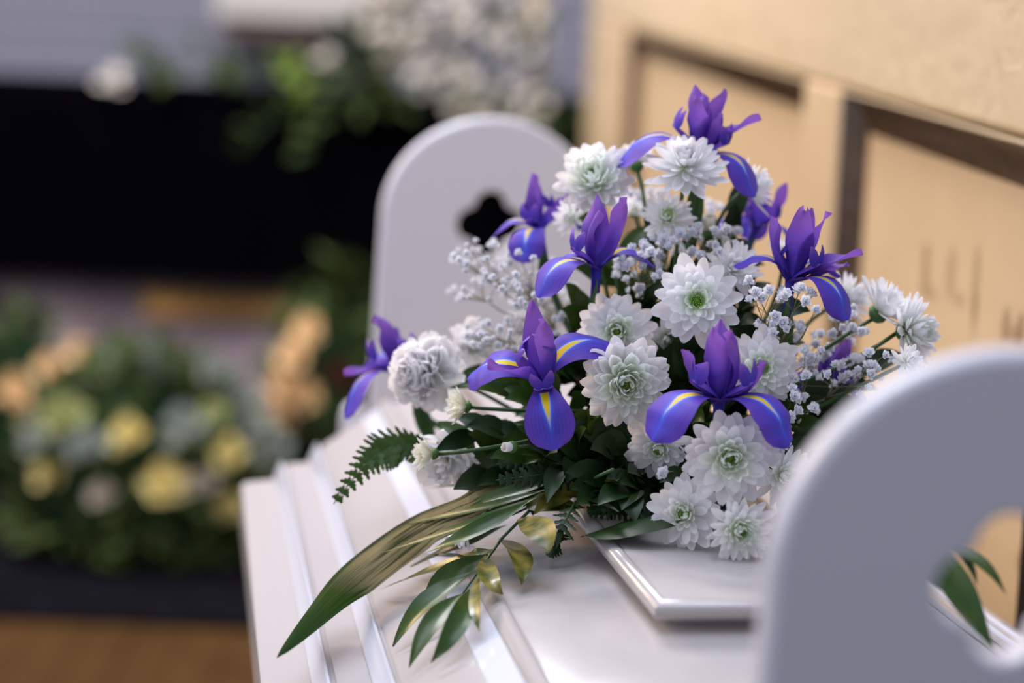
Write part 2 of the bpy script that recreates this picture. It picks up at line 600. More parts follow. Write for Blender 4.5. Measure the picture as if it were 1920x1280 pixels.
# local frame: x along SD, y is away from / towards the coffin
sgn = 1 if (Matrix.Rotation(SROT, 3, 'Z') @ Vector((0, 1, 0))).dot(SNRM) > 0 else -1
brown_marks = []  # soft brown marks mixed into the panel colour
for (px, py, rx, rz, k) in [(1683, 470, 0.010, 0.012, .35), (1680, 515, 0.012, 0.03, .6), (1726, 515, 0.014, 0.035, .42), (1770, 530, 0.010, 0.045, .5),
                            (1768, 590, 0.008, 0.03, .45), (1690, 548, 0.02, 0.010, .4), (1740, 560, 0.016, 0.010, .4), (1824, 608, 0.012, 0.022, .65), (1850, 615, 0.011, 0.018, .7),
                            (1838, 628, 0.017, 0.012, .5), (1917, 620, 0.006, 0.03, .6), (1880, 970, 0.006, 0.02, .6), (1896, 965, 0.005, 0.03, .6), (1872, 985, 0.005, 0.014, .5), (1845, 1050, 0.006, 0.012, .5)]:
    s_, z_ = scr(px, py)
    brown_marks.append((s_, z_, rx * 1.6, rz * 1.15, k * 0.8))
GB = (0.64, 0.465, 0.27)
M['gold'] = gold_material('gold_cream_paint', GB)
M['gold_rail'] = gold_material('gold_cream_crackled_paint', (0.62, 0.475, 0.285))
nt = M['gold_rail'].node_tree
for nd in nt.nodes:
    if nd.type == 'BUMP':
        nd.inputs['Strength'].default_value = 0.75
    if nd.type == 'TEX_NOISE' and nd.inputs['Scale'].default_value == 9.0:
        nd.inputs['Scale'].default_value = 11.0
        nd.inputs['Distortion'].default_value = 1.2
M['gold_panel'] = gold_material('marked_gold_cream_paint', GB, brown_marks)
screen = thing('panelled_screen', 'gold-cream painted wooden screen with recessed panels right of the white coffin', 'screen', (_a.x, _a.y, 0))
TH = 0.05


def sbox(name, xa, xb, za, zb, ya, yb, m, bev=0.008, par=None):
    """box in the screen's frame with chamfered front edges; y grows towards the coffin"""
    e = min(bev, (xb - xa) * 0.4, (zb - za) * 0.4)
    vs = []
    for (y, k) in ((ya, 0), (yb - e, 0), (yb, e)):
        for (x, zz) in ((xa + k, za + k), (xb - k, za + k), (xb - k, zb - k), (xa + k, zb - k)):
            vs.append((x, sgn * y, zz))
    fs = [(0, 1, 2, 3)]
    for r_ in range(2):
        for k in range(4):
            fs.append((r_ * 4 + k, r_ * 4 + (k + 1) % 4, (r_ + 1) * 4 + (k + 1) % 4, (r_ + 1) * 4 + k))
    fs.append((8, 11, 10, 9))
    o = bpy.data.objects.new(name, None)
    bb = MB()
    bb.add(vs, fs)
    me = bb.mesh(name, m, smooth=False)
    o = bpy.data.objects.new(name, me)
    COL.objects.link(o)
    o.parent = par or screen
    o.matrix_basis = Matrix.Rotation(SROT, 4, 'Z')
    return o


zl = 0.62
sbox('top_rail', s_left, s_end, z_rail, z_rail + 0.42, -TH, 0, M['gold_rail'])
sbox('stile', s_left, s_stile, 0.0, z_rail - 0.001, -TH, 0, M['gold'])
sbox('muntin', s_m0, s_m1, zl, z_rail - 0.001, -TH, 0, M['gold'])
sbox('bottom_rail', s_stile + 0.001, s_end, 0.0, zl - 0.001, -TH, 0, M['gold'])
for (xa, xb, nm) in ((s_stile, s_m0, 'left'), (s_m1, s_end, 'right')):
    sbox('panel', xa + 0.001, xb, zl, z_rail - 0.001, -TH - 0.01, -0.036, M['gold_panel'], 0.002)
    # sloping dark brown moulding along the left, top and right of the panel, with a thin gilded bead on top
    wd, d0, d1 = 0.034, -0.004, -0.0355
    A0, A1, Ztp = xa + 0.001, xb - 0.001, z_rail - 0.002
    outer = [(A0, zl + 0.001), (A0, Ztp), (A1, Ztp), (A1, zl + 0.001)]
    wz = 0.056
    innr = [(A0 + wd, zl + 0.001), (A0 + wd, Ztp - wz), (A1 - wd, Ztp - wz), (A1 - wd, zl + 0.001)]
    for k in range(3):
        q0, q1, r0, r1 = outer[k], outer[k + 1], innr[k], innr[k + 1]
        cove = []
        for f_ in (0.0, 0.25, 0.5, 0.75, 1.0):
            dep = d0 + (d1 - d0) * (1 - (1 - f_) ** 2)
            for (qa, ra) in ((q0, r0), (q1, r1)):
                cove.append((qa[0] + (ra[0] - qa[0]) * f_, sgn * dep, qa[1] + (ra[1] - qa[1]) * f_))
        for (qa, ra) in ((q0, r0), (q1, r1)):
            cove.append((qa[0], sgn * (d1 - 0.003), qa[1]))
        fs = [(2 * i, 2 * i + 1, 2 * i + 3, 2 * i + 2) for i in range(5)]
        bb = MB()
        bb.add(cove, fs)
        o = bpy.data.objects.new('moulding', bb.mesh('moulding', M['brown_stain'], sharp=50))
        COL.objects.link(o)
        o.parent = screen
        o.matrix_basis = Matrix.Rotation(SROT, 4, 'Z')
        o['label'] = 'dark brown moulding'
    sbox('bead', A0 + 0.012, A1 - 0.002, Ztp - 0.0045, Ztp - 0.001, -0.012, 0.001, M['gold_rail'], 0.001)


# ------------------------------------------------------------------ coffin
U0, HW = 0.022, 0.084
VN, VF = 0.455, 1.452
# lid profile: w outwards from the plate edge, dz down from the plate's top
PROF = [(-0.014, 0.022), (0.000, 0.0235), (0.1015, 0.046), (0.1795, 0.092), (0.1825, 0.0965), (0.1845, 0.0965),
        (0.187, 0.0935), (0.1895, 0.0928), (0.1980, 0.1100), (0.1985, 0.1130), (0.203, 0.1137),
        (0.2265, 0.1150), (0.2275, 0.1175), (0.2300, 0.1175), (0.2320, 0.1145), (0.2345, 0.1140), (0.2430, 0.1310), (0.2435, 0.1335),
        (0.281, 0.1372), (0.2855, 0.140), (0.287, 0.145), (0.287, 0.185), (0.273, 0.185)]


def lid_u(w, v):
    return HW + w + max(0.0, w) / 0.27 * 0.04 * (0.62 - v)


def lid_dz(u, v):
    a = abs(u - U0)
    dn = VN - v
    w = a - HW
    # invert the taper approximately
    w = w / (1 + 0.148 * (0.62 - v)) if w > 0 else w
    w = max(w, dn)
    if w <= 0.0:
        return 0.0
    for (wa, za), (wb, zb) in zip(PROF[1:], PROF[2:]):
        if wa <= w <= wb and wb > wa:
            return za + (zb - za) * (w - wa) / (wb - wa)
    return 0.25


def on_lid(px, py, lift=0.0):
    d = ray(px, py)
    Z = 1.4
    while Z < 3.2:
        w = CAM + d * Z
        q = w - ORG
        u, v = q.dot(NX), q.dot(AX)
        if w.z <= ZT - lid_dz(u, v) + lift:
            return w
        Z += 0.003
    return CAM + d * 2.2


coffin = thing('coffin', 'white lacquered coffin lying under the iris and chrysanthemum bouquet', 'coffin', W(U0, 0.8, 0.47))


def ring(w, dz, inset=0.0):
    zz = ZT - dz
    vn = VN - w
    return [W(U0 - lid_u(w, vn), vn, zz), W(U0 - lid_u(w, VF), VF, zz), W(U0 + lid_u(w, VF), VF, zz), W(U0 + lid_u(w, vn), vn, zz)]


b = MB()
rings = [ring(w, dz) for (w, dz) in PROF]
for (ra, rb) in zip(rings, rings[1:]):
    for (i, j) in ((0, 1), (2, 3), (3, 0)):
        b.add([ra[i], ra[j], rb[j], rb[i]], [(0, 1, 2, 3)])
far = [r_[1] for r_ in rings] + [r_[2] for r_ in rings][::-1]
b.add(far, [tuple(range(len(far)))])
b.add(rings[0], [(0, 1, 2, 3)])
lid = b.obj('lid', M['lacquer'], coffin, smooth=False)
import bmesh
bm = bmesh.new()
bm.from_mesh(lid.data)
bmesh.ops.remove_doubles(bm, verts=bm.verts, dist=1e-5)
bmesh.ops.recalc_face_normals(bm, faces=bm.faces)
for f_ in bm.faces:
    f_.smooth = True
bm.to_mesh(lid.data)
bm.free()
lid.data.set_sharp_from_angle(angle=math.radians(28))

# raised top plate with a half-round edge
b = MB()
pr = [(-0.006, 0.016)] + [(-0.002 + 0.0085 * math.sin(a), 0.0085 - 0.0085 * math.cos(a) + 0.0) for a in [math.pi * (1 - i / 8) for i in range(9)]]
pr = [(-0.013, 0.0225), (-0.0125, 0.0165), (0.002, 0.0163), (0.0060, 0.0145), (0.0085, 0.0105), (0.0085, 0.0065), (0.0055, 0.0020), (0.0005, 0.0), (-0.0015, 0.0002), (-0.003, 0.0012), (-0.0045, 0.0005)]
rr = []
for (w, dz) in pr:
    zz = ZT - dz
    vn = VN - w
    rr.append([W(U0 - HW - w, vn, zz), W(U0 - HW - w, VF, zz), W(U0 + HW + w, VF, zz), W(U0 + HW + w, vn, zz)])
for (ra, rb) in zip(rr, rr[1:]):
    for i in range(4):
        j = (i + 1) % 4
        b.add([ra[i], ra[j], rb[j], rb[i]], [(0, 1, 2, 3)])
b.add(rr[-1], [(0, 1, 2, 3)])
tp = b.obj('top_plate', M['lacquer'], lid, smooth=False)
bm = bmesh.new()
bm.from_mesh(tp.data)
bmesh.ops.remove_doubles(bm, verts=bm.verts, dist=1e-5)
bmesh.ops.recalc_face_normals(bm, faces=bm.faces)
for f_ in bm.faces:
    f_.smooth = True
bm.to_mesh(tp.data)
bm.free()
tp.data.set_sharp_from_angle(angle=math.radians(50))

# half-round strips along the knee of the lid, both sides
for sd in (-1, 1):
    b = MB()
    wv = 0.1015
    vn = VN - wv
    pts = [W(U0 + sd * lid_u(wv, v), v, ZT - 0.0465) for v in (vn + 0.004, 0.7, 1.0, VF)]
    vs, fs = [], []
    for p_ in pts:
        for k in range(7):
            a = math.pi * k / 6
            vs.append(p_ + NX * (sd * -0.0075 * math.cos(a)) + Vector((0, 0, 0.0055 * math.sin(a) + 0.0035 * math.cos(a))))
    for i in range(3):
        for k in range(6):
            fs.append((i * 7 + k, i * 7 + k + 1, (i + 1) * 7 + k + 1, (i + 1) * 7 + k))
    b.add(vs, fs)
    b.obj('moulding', M['lacquer'], lid)

# cool highlights painted as paler strips: two on the stepped rim, a flat one beside the knee
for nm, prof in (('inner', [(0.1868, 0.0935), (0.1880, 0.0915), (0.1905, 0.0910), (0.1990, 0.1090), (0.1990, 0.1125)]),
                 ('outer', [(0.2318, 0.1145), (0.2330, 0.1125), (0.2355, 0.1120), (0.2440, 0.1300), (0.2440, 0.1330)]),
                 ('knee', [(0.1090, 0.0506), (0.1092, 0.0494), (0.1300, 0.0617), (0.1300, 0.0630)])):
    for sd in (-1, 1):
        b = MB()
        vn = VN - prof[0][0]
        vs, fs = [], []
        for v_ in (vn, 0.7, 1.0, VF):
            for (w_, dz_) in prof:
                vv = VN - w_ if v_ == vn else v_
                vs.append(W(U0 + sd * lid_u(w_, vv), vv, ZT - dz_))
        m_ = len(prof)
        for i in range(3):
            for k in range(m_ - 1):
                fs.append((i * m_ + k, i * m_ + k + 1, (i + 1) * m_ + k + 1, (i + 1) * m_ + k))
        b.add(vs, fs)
        o = b.obj('highlight_strip', M['highlight'], lid, smooth=False)
        o['label'] = 'strip with painted cool highlight'

# coffin body, tapering down
b = MB()
lo, hi = [], []
for (uu, vv) in ((-1, 0), (-1, 1), (1, 1), (1, 0)):
    v_ = VN - 0.273 if vv == 0 else VF
    hi.append(W(U0 + uu * (lid_u(0.273, v_) - 0.004), v_ + (0.004 if vv == 0 else -0.004), ZT - 0.1845))
    lo.append(W(U0 + uu * (lid_u(0.273, v_) - 0.07), v_ + (0.05 if vv == 0 else -0.03), 0.502))
b.add(hi + lo, [(0, 1, 2, 3), (4, 7, 6, 5)] + [(i, i + 4, (i + 1) % 4 + 4, (i + 1) % 4) for i in range(4)])
b.obj('body', M['lacquer'], coffin, smooth=False)

# bier that carries the coffin and the end boards
bier = thing('coffin_bier', 'white wooden bier under the coffin and between the arched boards', 'bier', W(0, 0.85, 0))
MBR = Matrix.Translation(ORG) @ Matrix.Rotation(AXROT, 4, 'Z')
b = MB()
b.box((-0.20, -0.04, 0.44), (0.24, 1.84, 0.50), MBR)
b.obj('platform', M['board'], bier, smooth=False)
for (u_, v_) in ((-0.16, 0.0), (0.20, 0.0), (-0.16, 1.8), (0.20, 1.8)):
    b = MB()
    b.box((u_ - 0.03, v_ - 0.03, 0.0125 if v_ > 2 else 0.0), (u_ + 0.03, v_ + 0.03, 0.44), MBR)
    b.obj('leg', M['board'], bier, smooth=False)


# ------------------------------------------------------------------ arched boards with a clover cut-out
def arched_board(label, v0, uc, ztop, seed):
    t = thing('arched_board', label, 'board', W(uc, v0, 0.5), 'arched clover boards at the ends of the bier')
    R_, zc = 0.1395, ztop - 0.131
    zb = 0.5
    hc = ztop - 0.136
    lr, lo_ = 0.0214, 0.0222      # clover lobes

    def hole(n):
        pts = []
        for i in range(n):
            a = 2 * math.pi * i / n
            best = 0
            for k in range(4):
                la = k * math.pi / 2
                c = math.cos(a - la) * lo_
                disc = lr * lr - (math.sin(a - la) * lo_) ** 2
                if disc >= 0:
                    best = max(best, c + math.sqrt(disc))
            pts.append(best)
        for _ in range(1):               # round the four cusps
            pts = [(pts[i - 2] + pts[i - 1] + pts[i] + pts[(i + 1) % n] + pts[(i + 2) % n]) / 5 for i in range(n)]
        return [(r * math.cos(2 * math.pi * i / n), hc + r * math.sin(2 * math.pi * i / n)) for i, r in enumerate(pts)]
    n = 120
    outer = []
    for i in range(n):
        a = 2 * math.pi * i / n
        dx, dz = math.cos(a), math.sin(a)
        # ray from hole centre to the outline
        if True:
            lo2, hi2 = 0.0, 1.2
            for _ in range(40):
                m_ = (lo2 + hi2) / 2
                x, zz = dx * m_, hc + dz * m_
                flare = R_ + max(0.0, (zc - zz)) * 0.03
                inside = (abs(x) < flare and zb < zz) if zz < zc else (x * x / (R_ * R_) + ((zz - zc) / (ztop - zc)) ** 2 < 1)
                lo2, hi2 = (m_, hi2) if inside else (lo2, m_)
            outer.append((dx * lo2, hc + dz * lo2))
    inner = hole(n)
    hth, rd = 0.013, 0.006

    def loop(pts, cx, cz, k, y):
        # shrink/grow along the direction to the centre
        out = []
        m_ = len(pts)
        for i, (x, zz) in enumerate(pts):
            px_, pz_ = pts[i - 1]
            qx, qz = pts[(i + 1) % m_]
            tx, tz = qx - px_, qz - pz_
            l_ = math.hypot(tx, tz) or 1
            out.append((x - tz / l_ * k, y, zz + tx / l_ * k))
        return out
    loops = []
    for y, k in ((-hth, rd), (-hth + rd * 0.3, rd * 0.3), (-hth + rd, 0), (hth - rd, 0), (hth - rd * 0.3, rd * 0.3), (hth, rd)):
        loops.append(loop(outer, 0, 0, k, y))
    il = []
    rh = 0.003
    for y, k in ((hth, -rh), (hth - rh * 0.3, -rh * 0.3), (hth - rh, 0), (-hth + rh, 0), (-hth + rh * 0.3, -rh * 0.3), (-hth, -rh)):
        il.append(loop(inner, 0, 0, k, y))
    allp = loops + il
    vs = [p_ for l_ in allp for p_ in l_]
    fs = []
    L = len(allp)
    for j in range(L):
        for i in range(n):
            fs.append((j * n + i, j * n + (i + 1) % n, ((j + 1) % L) * n + (i + 1) % n, ((j + 1) % L) * n + i))
    Mx = Matrix.Translation(W(uc, v0, 0)) @ Matrix.Rotation(AXROT, 4, 'Z')
    b = MB()
    b.add([Mx @ Vector(v) for v in vs], fs)
    o = b.obj('panel', M['board'], t)
    o.data.set_sharp_from_angle(angle=math.radians(46))
    for f_ in o.data.polygons:           # the two large faces stay flat, the rounded rims smooth
        if f_.index // n in (5, L - 1):
            f_.use_smooth = False
    for sd in (-1, 1):
        b = MB()
        prof = [(0.0, 0), (0.016, 0), (0.016, 0.330), (0.013, 0.343), (0.008, 0.349), (0.0005, 0.350)]
        b.lathe(prof[1:], Mx @ Matrix.Translation((sd * 0.166, 0, 0.5)), 14)
        b.obj('peg', M['board'], t)
    return t


arched_board('white arched board with clover cutout, nearest the camera at right', 0.0, 0.019, 1.2205, 1)
arched_board('white arched board with clover cutout, behind the bouquet at the far end', 1.75, 0.014, 1.2175, 2)


# ------------------------------------------------------------------ petal shapes (local: base at origin, runs along +X, top side +Z)
def petal_data(L, wid, a0=0.0, a1=0.6, cup=0.25, wmax=0.62, tip=0.35, base=0.35, nl=6, nw=3, wav=0.0, seed=0, notch=0.0):
    """spine leaves the base at angle a0 and bends by a1 along its length; returns (verts, faces, uvs)"""
    rnd = random.Random(seed)
    vs, uvs, fs = [], [], []
    x = z = 0.0
    ph = rnd.uniform(0, 6)
    prev = 0.0
    for i in range(nl + 1):
        s = 1 - (1 - i / nl) ** 1.55          # rows crowd towards the tip
        a = a0 + a1 * s
        if i:
            am = a0 + a1 * (s + prev) / 2
            x += L * (s - prev) * math.cos(am)
            z += L * (s - prev) * math.sin(am)
        prev = s
        if s < wmax:
            q = s / wmax
            w = base + (1 - base) * (math.sin(q * math.pi / 2)) ** 1.3
        else:
            q = (s - wmax) / (1 - wmax)
            w = math.sqrt(max(0.0, 1 - q ** 2.2)) * (1 - tip) + tip * (1 - q)
            w = max(w, 0.14)
        w *= wid / 2
        for j in range(nw + 1):
            t = -1 + 2 * j / nw
            dz = cup * abs(t) ** 2 * w
            dx = 0.0
            if s > 0.8:
                dx = -notch * L * (1 - min(1, abs(t) * 2)) * (s - 0.8) / 0.2
            rip = wav * L * math.sin(9 * s + ph + t * 2.5) * abs(t) * s
            vs.append((x - math.sin(a) * (dz + rip) + dx, t * w, z + math.cos(a) * (dz + rip)))
            uvs.append((s, (t + 1) / 2))
    m_ = nw + 1
    for i in range(nl):
        for j in range(nw):
            fs.append((i * m_ + j, (i + 1) * m_ + j, (i + 1) * m_ + j + 1, i * m_ + j + 1))
    return vs, fs, uvs


def data_mesh(name, d, m):
    b = MB()
    b.add(*d)
    return b.mesh(name, m)


def foam_point(pos):
    """where a stem enters the foam: spread over its surface towards the flower"""
    d = Vector(pos) - CORE0
    d.z = max(d.z, 0.02)
    d.normalize()
    return CORE0 + Vector((d.x * 0.080, d.y * 0.090, 0.012 + d.z * 0.055))


def rotM(R3, loc):
    m_ = R3.to_4x4()
    m_.translation = loc
    return m_


CORE = P(1225, 880, 2.2)
CORE0 = Vector((CORE.x, CORE.y, ZT))


# ------------------------------------------------------------------ chrysanthemums
PET = {}


def pet_mesh(kind, mkey, var):
    """unit-length petals, shared"""
    k = (kind, mkey, var)
    if k not in PET:
        sd = hash(kind) % 1000 + var
        rr_ = random.Random(var * 7 + len(kind))
        j = rr_.uniform
        if kind == 'broad':
            d = petal_data(1.0, 0.385 + j(-.05, .05), -0.05, 0.18 + j(-.25, .3), 0.30, 0.64, 0.22, 0.34, 7, 4, 0.015, var, 0.03)
        elif kind == 'spoon':
            d = petal_data(1.0, 0.34 + j(-.04, .04), -0.12, 0.6 + j(-.2, .3), 0.55, 0.68, 0.05, 0.30, 7, 4, 0.0, var)
        elif kind == 'narrow':
            d = petal_data(1.0, 0.255 + j(-.03, .04), -0.02, 0.28 + j(-.25, .25), 0.38, 0.64, 0.22, 0.36, 7, 3, 0.008, var)
        elif kind == 'incurve':
            d = petal_data(1.0, 0.34, -0.1, 1.0 + j(-.2, .3), 0.5, 0.65, 0.1, 0.4, 5, 2, 0.0, var)
        elif kind == 'frill':
            d = petal_data(1.0, 0.52 + j(-.08, .10), 0.0, 0.6 + j(-.7, .6), 0.35, 0.72, 0.1, 0.25, 7, 5, 0.07, var, 0.08)
        else:
            d = petal_data(1.0, 0.30, 0, 0.9, 0.7)
        PET[k] = (d, data_mesh(kind + '_petal', d, M[mkey]))
    return PET[k]


def chrysanthemum(label, pos, facing, diam, n=78, kind='broad', inner='incurve', eye=True, open_=0.06, petal_m='petal',
                  seed=0, spin=0.0, dense=1.0, stem_to=None, stem_mid=None, depth=0.34, group='white chrysanthemums in the bouquet', name='chrysanthemum', cat='flower', eye_r=0.13):
    rnd = random.Random(seed * 13 + 5)
    R_ = diam / 2
    t = thing(name, label, cat, pos, group)
    F3 = frame(facing, (0, 0, 1), spin)
    nout = min(n - 8, 46) if n > 30 else n
    inner_b = MB()
    ga = math.pi * (3 - math.sqrt(5))
    r_eye = eye_r * R_ if eye else 0.04 * R_
    for i in range(n):
        q = (i + 0.5) / n                    # 0 centre .. 1 rim
        az = i * ga + rnd.uniform(-0.12, 0.12)
        el = math.radians(78) * (1 - q) ** 1.55 + open_ * q + rnd.uniform(-0.10, 0.10)
        if kind == 'broad' and q > 0.8:
            el += rnd.uniform(-0.12, 0.10)
        Ln = R_ * (0.40 + 0.60 * q ** 0.8) * rnd.uniform(0.92, 1.06)
        rb = r_eye * (0.9 + 0.2 * q) * (1 - 0.55 * max(0, q - 0.4))
        Ln = max(Ln - rb * 0.7, R_ * 0.25)
        zb = depth * R_ * (0.5 - q) * 0.9
        tw = 0.25
        if kind == 'frill':
            el += rnd.uniform(-0.35, 0.3)
            az += rnd.uniform(-0.5, 0.5)
            tw = 0.8
        Rl = Matrix.Rotation(az, 3, 'Z') @ Matrix.Rotation(-el, 3, 'Y') @ Matrix.Rotation(rnd.uniform(-tw, tw), 3, 'X')
        loc = Vector((rb * math.cos(az), rb * math.sin(az), zb))
        outer = i >= n - nout
        kd = kind if q > 0.45 else inner
        mk = petal_m
        wsc = rnd.uniform(0.9, 1.1)
        S = Matrix.Diagonal((Ln, Ln * wsc, Ln))
        M4 = rotM(F3 @ Rl @ S, F3 @ loc)
        d, me = pet_mesh(kd, mk, rnd.randrange(5))
        if outer:
            link('petal', me, t, M4)
        else:
            inner_b.merge(d, M4)
    if inner_b.v:
        me = inner_b.mesh('inner_petals', M['petal_inner'] if eye else M[petal_m])
        o = link('inner_petals', me, t, Matrix.Identity(4))
        o['kind'] = 'stuff'
    if eye:                                  # green florets of the eye
        eb = MB()
        ne = 40
        d, _ = pet_mesh('incurve', 'petal_inner', 0)
        for i in range(ne):
            q = (i + 0.5) / ne
            az = i * ga
            rr_ = r_eye * 1.1 * math.sqrt(q)
            el = math.radians(88 - 25 * q)
            Ln = R_ * (0.13 + 0.07 * q)
            Rl = Matrix.Rotation(az, 3, 'Z') @ Matrix.Rotation(-el, 3, 'Y')
            M4 = rotM(F3 @ Rl @ Matrix.Diagonal((Ln, Ln * 0.6, Ln)), F3 @ Vector((rr_ * math.cos(az), rr_ * math.sin(az), depth * R_ * 0.42 + 0.02 * R_)))
            eb.merge(d, M4)
        o = link('eye', eb.mesh('eye', M['green_eye']), t, Matrix.Identity(4))
        o['label'] = 'lime green eye of tiny florets'
    # calyx and stem
    cb = MB()
    zc = -depth * R_ * 0.42
    cb.lathe([(0.05 * R_, zc - 0.22 * R_), (0.16 * R_, zc - 0.17 * R_), (0.24 * R_, zc - 0.06 * R_), (0.25 * R_, zc + 0.03 * R_)], F3.to_4x4(), 9)
    link('calyx', cb.mesh('calyx', M['sepal']), t, Matrix.Identity(4))
    end = Vector(stem_to) if stem_to is not None else foam_point(pos)
    st = pos + F3 @ Vector((0, 0, zc - 0.18 * R_))
    mid = Vector(stem_mid) if stem_mid is not None else (st + (F3 @ Vector((0, 0, -1))) * 0.045 * (1 if (end - st).length > 0.06 else 0.3))
    sb = MB()
    sb.tube(bez(st, mid, end, 7), 0.0019, 0.0021, 5)
    sb.obj('stem', M['stem'], t)
    return t


CA = -FW                      # towards the camera


def fc(right=0.0, up=0.0, toward=1.0):
    """a facing made of picture-right, up and towards-the-viewer components of the world"""
    return (Vector((1, 0, 0)) * right + Vector((0, 0, 1)) * up + Vector((0, -1, 0)) * toward).normalized()


def pxs(d, Z):
    return d * Z / FPX


CH = chrysanthemum
# front cluster
CH('large white chrysanthemum with bright green eye, lowest of the frontal blooms beside the near board', P(1368, 858, 1.965), fc(0.0, 0.12), pxs(186, 1.965), 92, 'broad', 'incurve', seed=1, spin=0.3)
CH('white chrysanthemum with green eye at the bottom left of the front cluster', P(1284, 962, 1.985), fc(-0.28, 0.20), pxs(152, 1.985), 66, 'broad', 'incurve', seed=2, spin=1.1)
CH('white chrysanthemum lying lowest on the coffin lid, touching the near board', P(1386, 992, 1.955), fc(0.18, 0.0), pxs(148, 1.955), 84, 'narrow', 'incurve', seed=3, spin=0.7)
CH('dense round white chrysanthemum left of the front iris, with dark green eye', P(1172, 716, 2.035), fc(0.06, 0.02), pxs(190, 2.035), 116, 'spoon', 'incurve', seed=4, spin=0.2, depth=0.42)
CH('white chrysanthemum half hidden behind the dense round bloom', P(1156, 622, 2.085), fc(0.02, 0.18), pxs(160, 2.085), 84, 'broad', 'incurve', seed=5, spin=0.9)
CH('broad-petalled white chrysanthemum in the middle, above the front iris', P(1306, 564, 2.055), fc(-0.05, 0.22), pxs(178, 2.055), 70, 'broad', 'broad', seed=6, spin=0.5)
CH('white chrysanthemum directly right of the front iris', P(1426, 688, 2.055), fc(0.05, 0.14), pxs(160, 2.055), 74, 'broad', 'broad', seed=7, spin=1.6)
CH('shaded white chrysanthemum tucked below the front iris on the left', P(1236, 838, 2.05), fc(-0.2, -0.12), pxs(138, 2.05), 62, 'broad', 'incurve', seed=8, spin=0.1)
CH('pale shaded chrysanthemum between the two left-centre blooms and the middle one', P(1252, 632, 2.13), fc(0.1, -0.5), pxs(110, 2.13), 50, 'broad', 'incurve', seed=9)
CH('white chrysanthemum peeping out behind the edge of the near board', P(1468, 892, 2.02), fc(0.3, 0.2), pxs(140, 2.02), 56, 'narrow', 'incurve', seed=10)
# top
CH('topmost white chrysanthemum seen from the side under the crowning iris', P(1285, 312, 2.12), fc(0.0, 0.85, 0.75), pxs(170, 2.12), 84, 'narrow', 'incurve', eye=False, seed=11, depth=0.5, open_=-0.05)
CH('round white chrysanthemum at upper left, tilted up beside the arched board', P(1116, 338, 2.16), fc(-0.25, 0.55, 0.8), pxs(168, 2.16), 96, 'spoon', 'incurve', seed=12, depth=0.5)
CH('white chrysanthemum turned away at upper right under the crowning iris', P(1408, 350, 2.19), fc(0.75, 0.5, 0.1), pxs(135, 2.19), 54, 'narrow', 'incurve', eye=False, seed=13)
CH('small white chrysanthemum with pale green eye below the topmost bloom', P(1252, 408, 2.14), fc(0.0, 0.6, 0.9), pxs(118, 2.14), 60, 'narrow', 'incurve', seed=14, eye_r=0.18)
CH('starry white chrysanthemum between the middle bloom and the right iris', P(1372, 506, 2.12), fc(0.12, 0.45, 0.9), pxs(130, 2.12), 56, 'narrow', 'incurve', eye=False, seed=15)
CH('blush closed chrysanthemum facing away at the upper left of the top bloom', P(1192, 305, 2.24), fc(-0.3, 0.75, -0.6), pxs(112, 2.24), 34, 'broad', 'broad', eye=False, seed=16, open_=0.5)
CH('blurred cream chrysanthemum behind the upper left iris stems', P(1190, 392, 2.32), fc(-0.2, 0.6, 0.2), pxs(100, 2.32), 46, 'narrow', 'incurve', eye=False, seed=17, petal_m='petal')
CH('white chrysanthemum under the round upper left bloom', P(1070, 408, 2.2), fc(-0.5, 0.1, 0.7), pxs(84, 2.2), 36, 'narrow', 'incurve', eye=False, seed=18, petal_m='petal')
# left
CH('large frilled white bloom at the left edge of the bouquet', P(796, 697, 2.17), fc(-0.5, 0.2, 0.85), pxs(172, 2.17), 120, 'frill', 'frill', eye=False, seed=19, depth=0.7, open_=0.0)
CH('loose white bloom hanging under the frilled one on the left', P(836, 850, 2.13), fc(-0.1, -0.6, 0.8), pxs(176, 2.13), 40, 'frill', 'frill', eye=False, seed=20, depth=0.5, open_=0.2)
CH('white bloom behind the frilled one, partly out of focus', P(886, 648, 2.24), fc(0.1, 0.4, 0.6), pxs(120, 2.24), 44, 'frill', 'frill', eye=False, seed=21, open_=0.2)
CH('small half-open cream chrysanthemum on a long stem at left', P(868, 761, 2.09), fc(-0.85, 0.15, 0.35), pxs(96, 2.09), 40, 'narrow', 'narrow', eye=True, seed=22, open_=0.55, petal_m='petal_cream', stem_to=P(1120, 770, 2.12), stem_mid=P(980, 772, 2.08))
CH('small sideways chrysanthemum above the coffin lid at far left', P(806, 850, 2.07), fc(-0.9, 0.05, 0.2), pxs(96, 2.07), 42, 'narrow', 'narrow', eye=False, seed=23, open_=0.55, petal_m='petal_cream', stem_to=P(1110, 800, 2.1), stem_mid=P(940, 842, 2.05))
CH('small drooping chrysanthemum among the lance leaves on the lid', P(868, 1000, 2.02), fc(-0.45, -0.8, 0.3), pxs(84, 2.02), 26, 'narrow', 'narrow', eye=False, seed=24, open_=0.7, stem_to=P(1010, 905, 2.1), stem_mid=P(925, 950, 2.04))
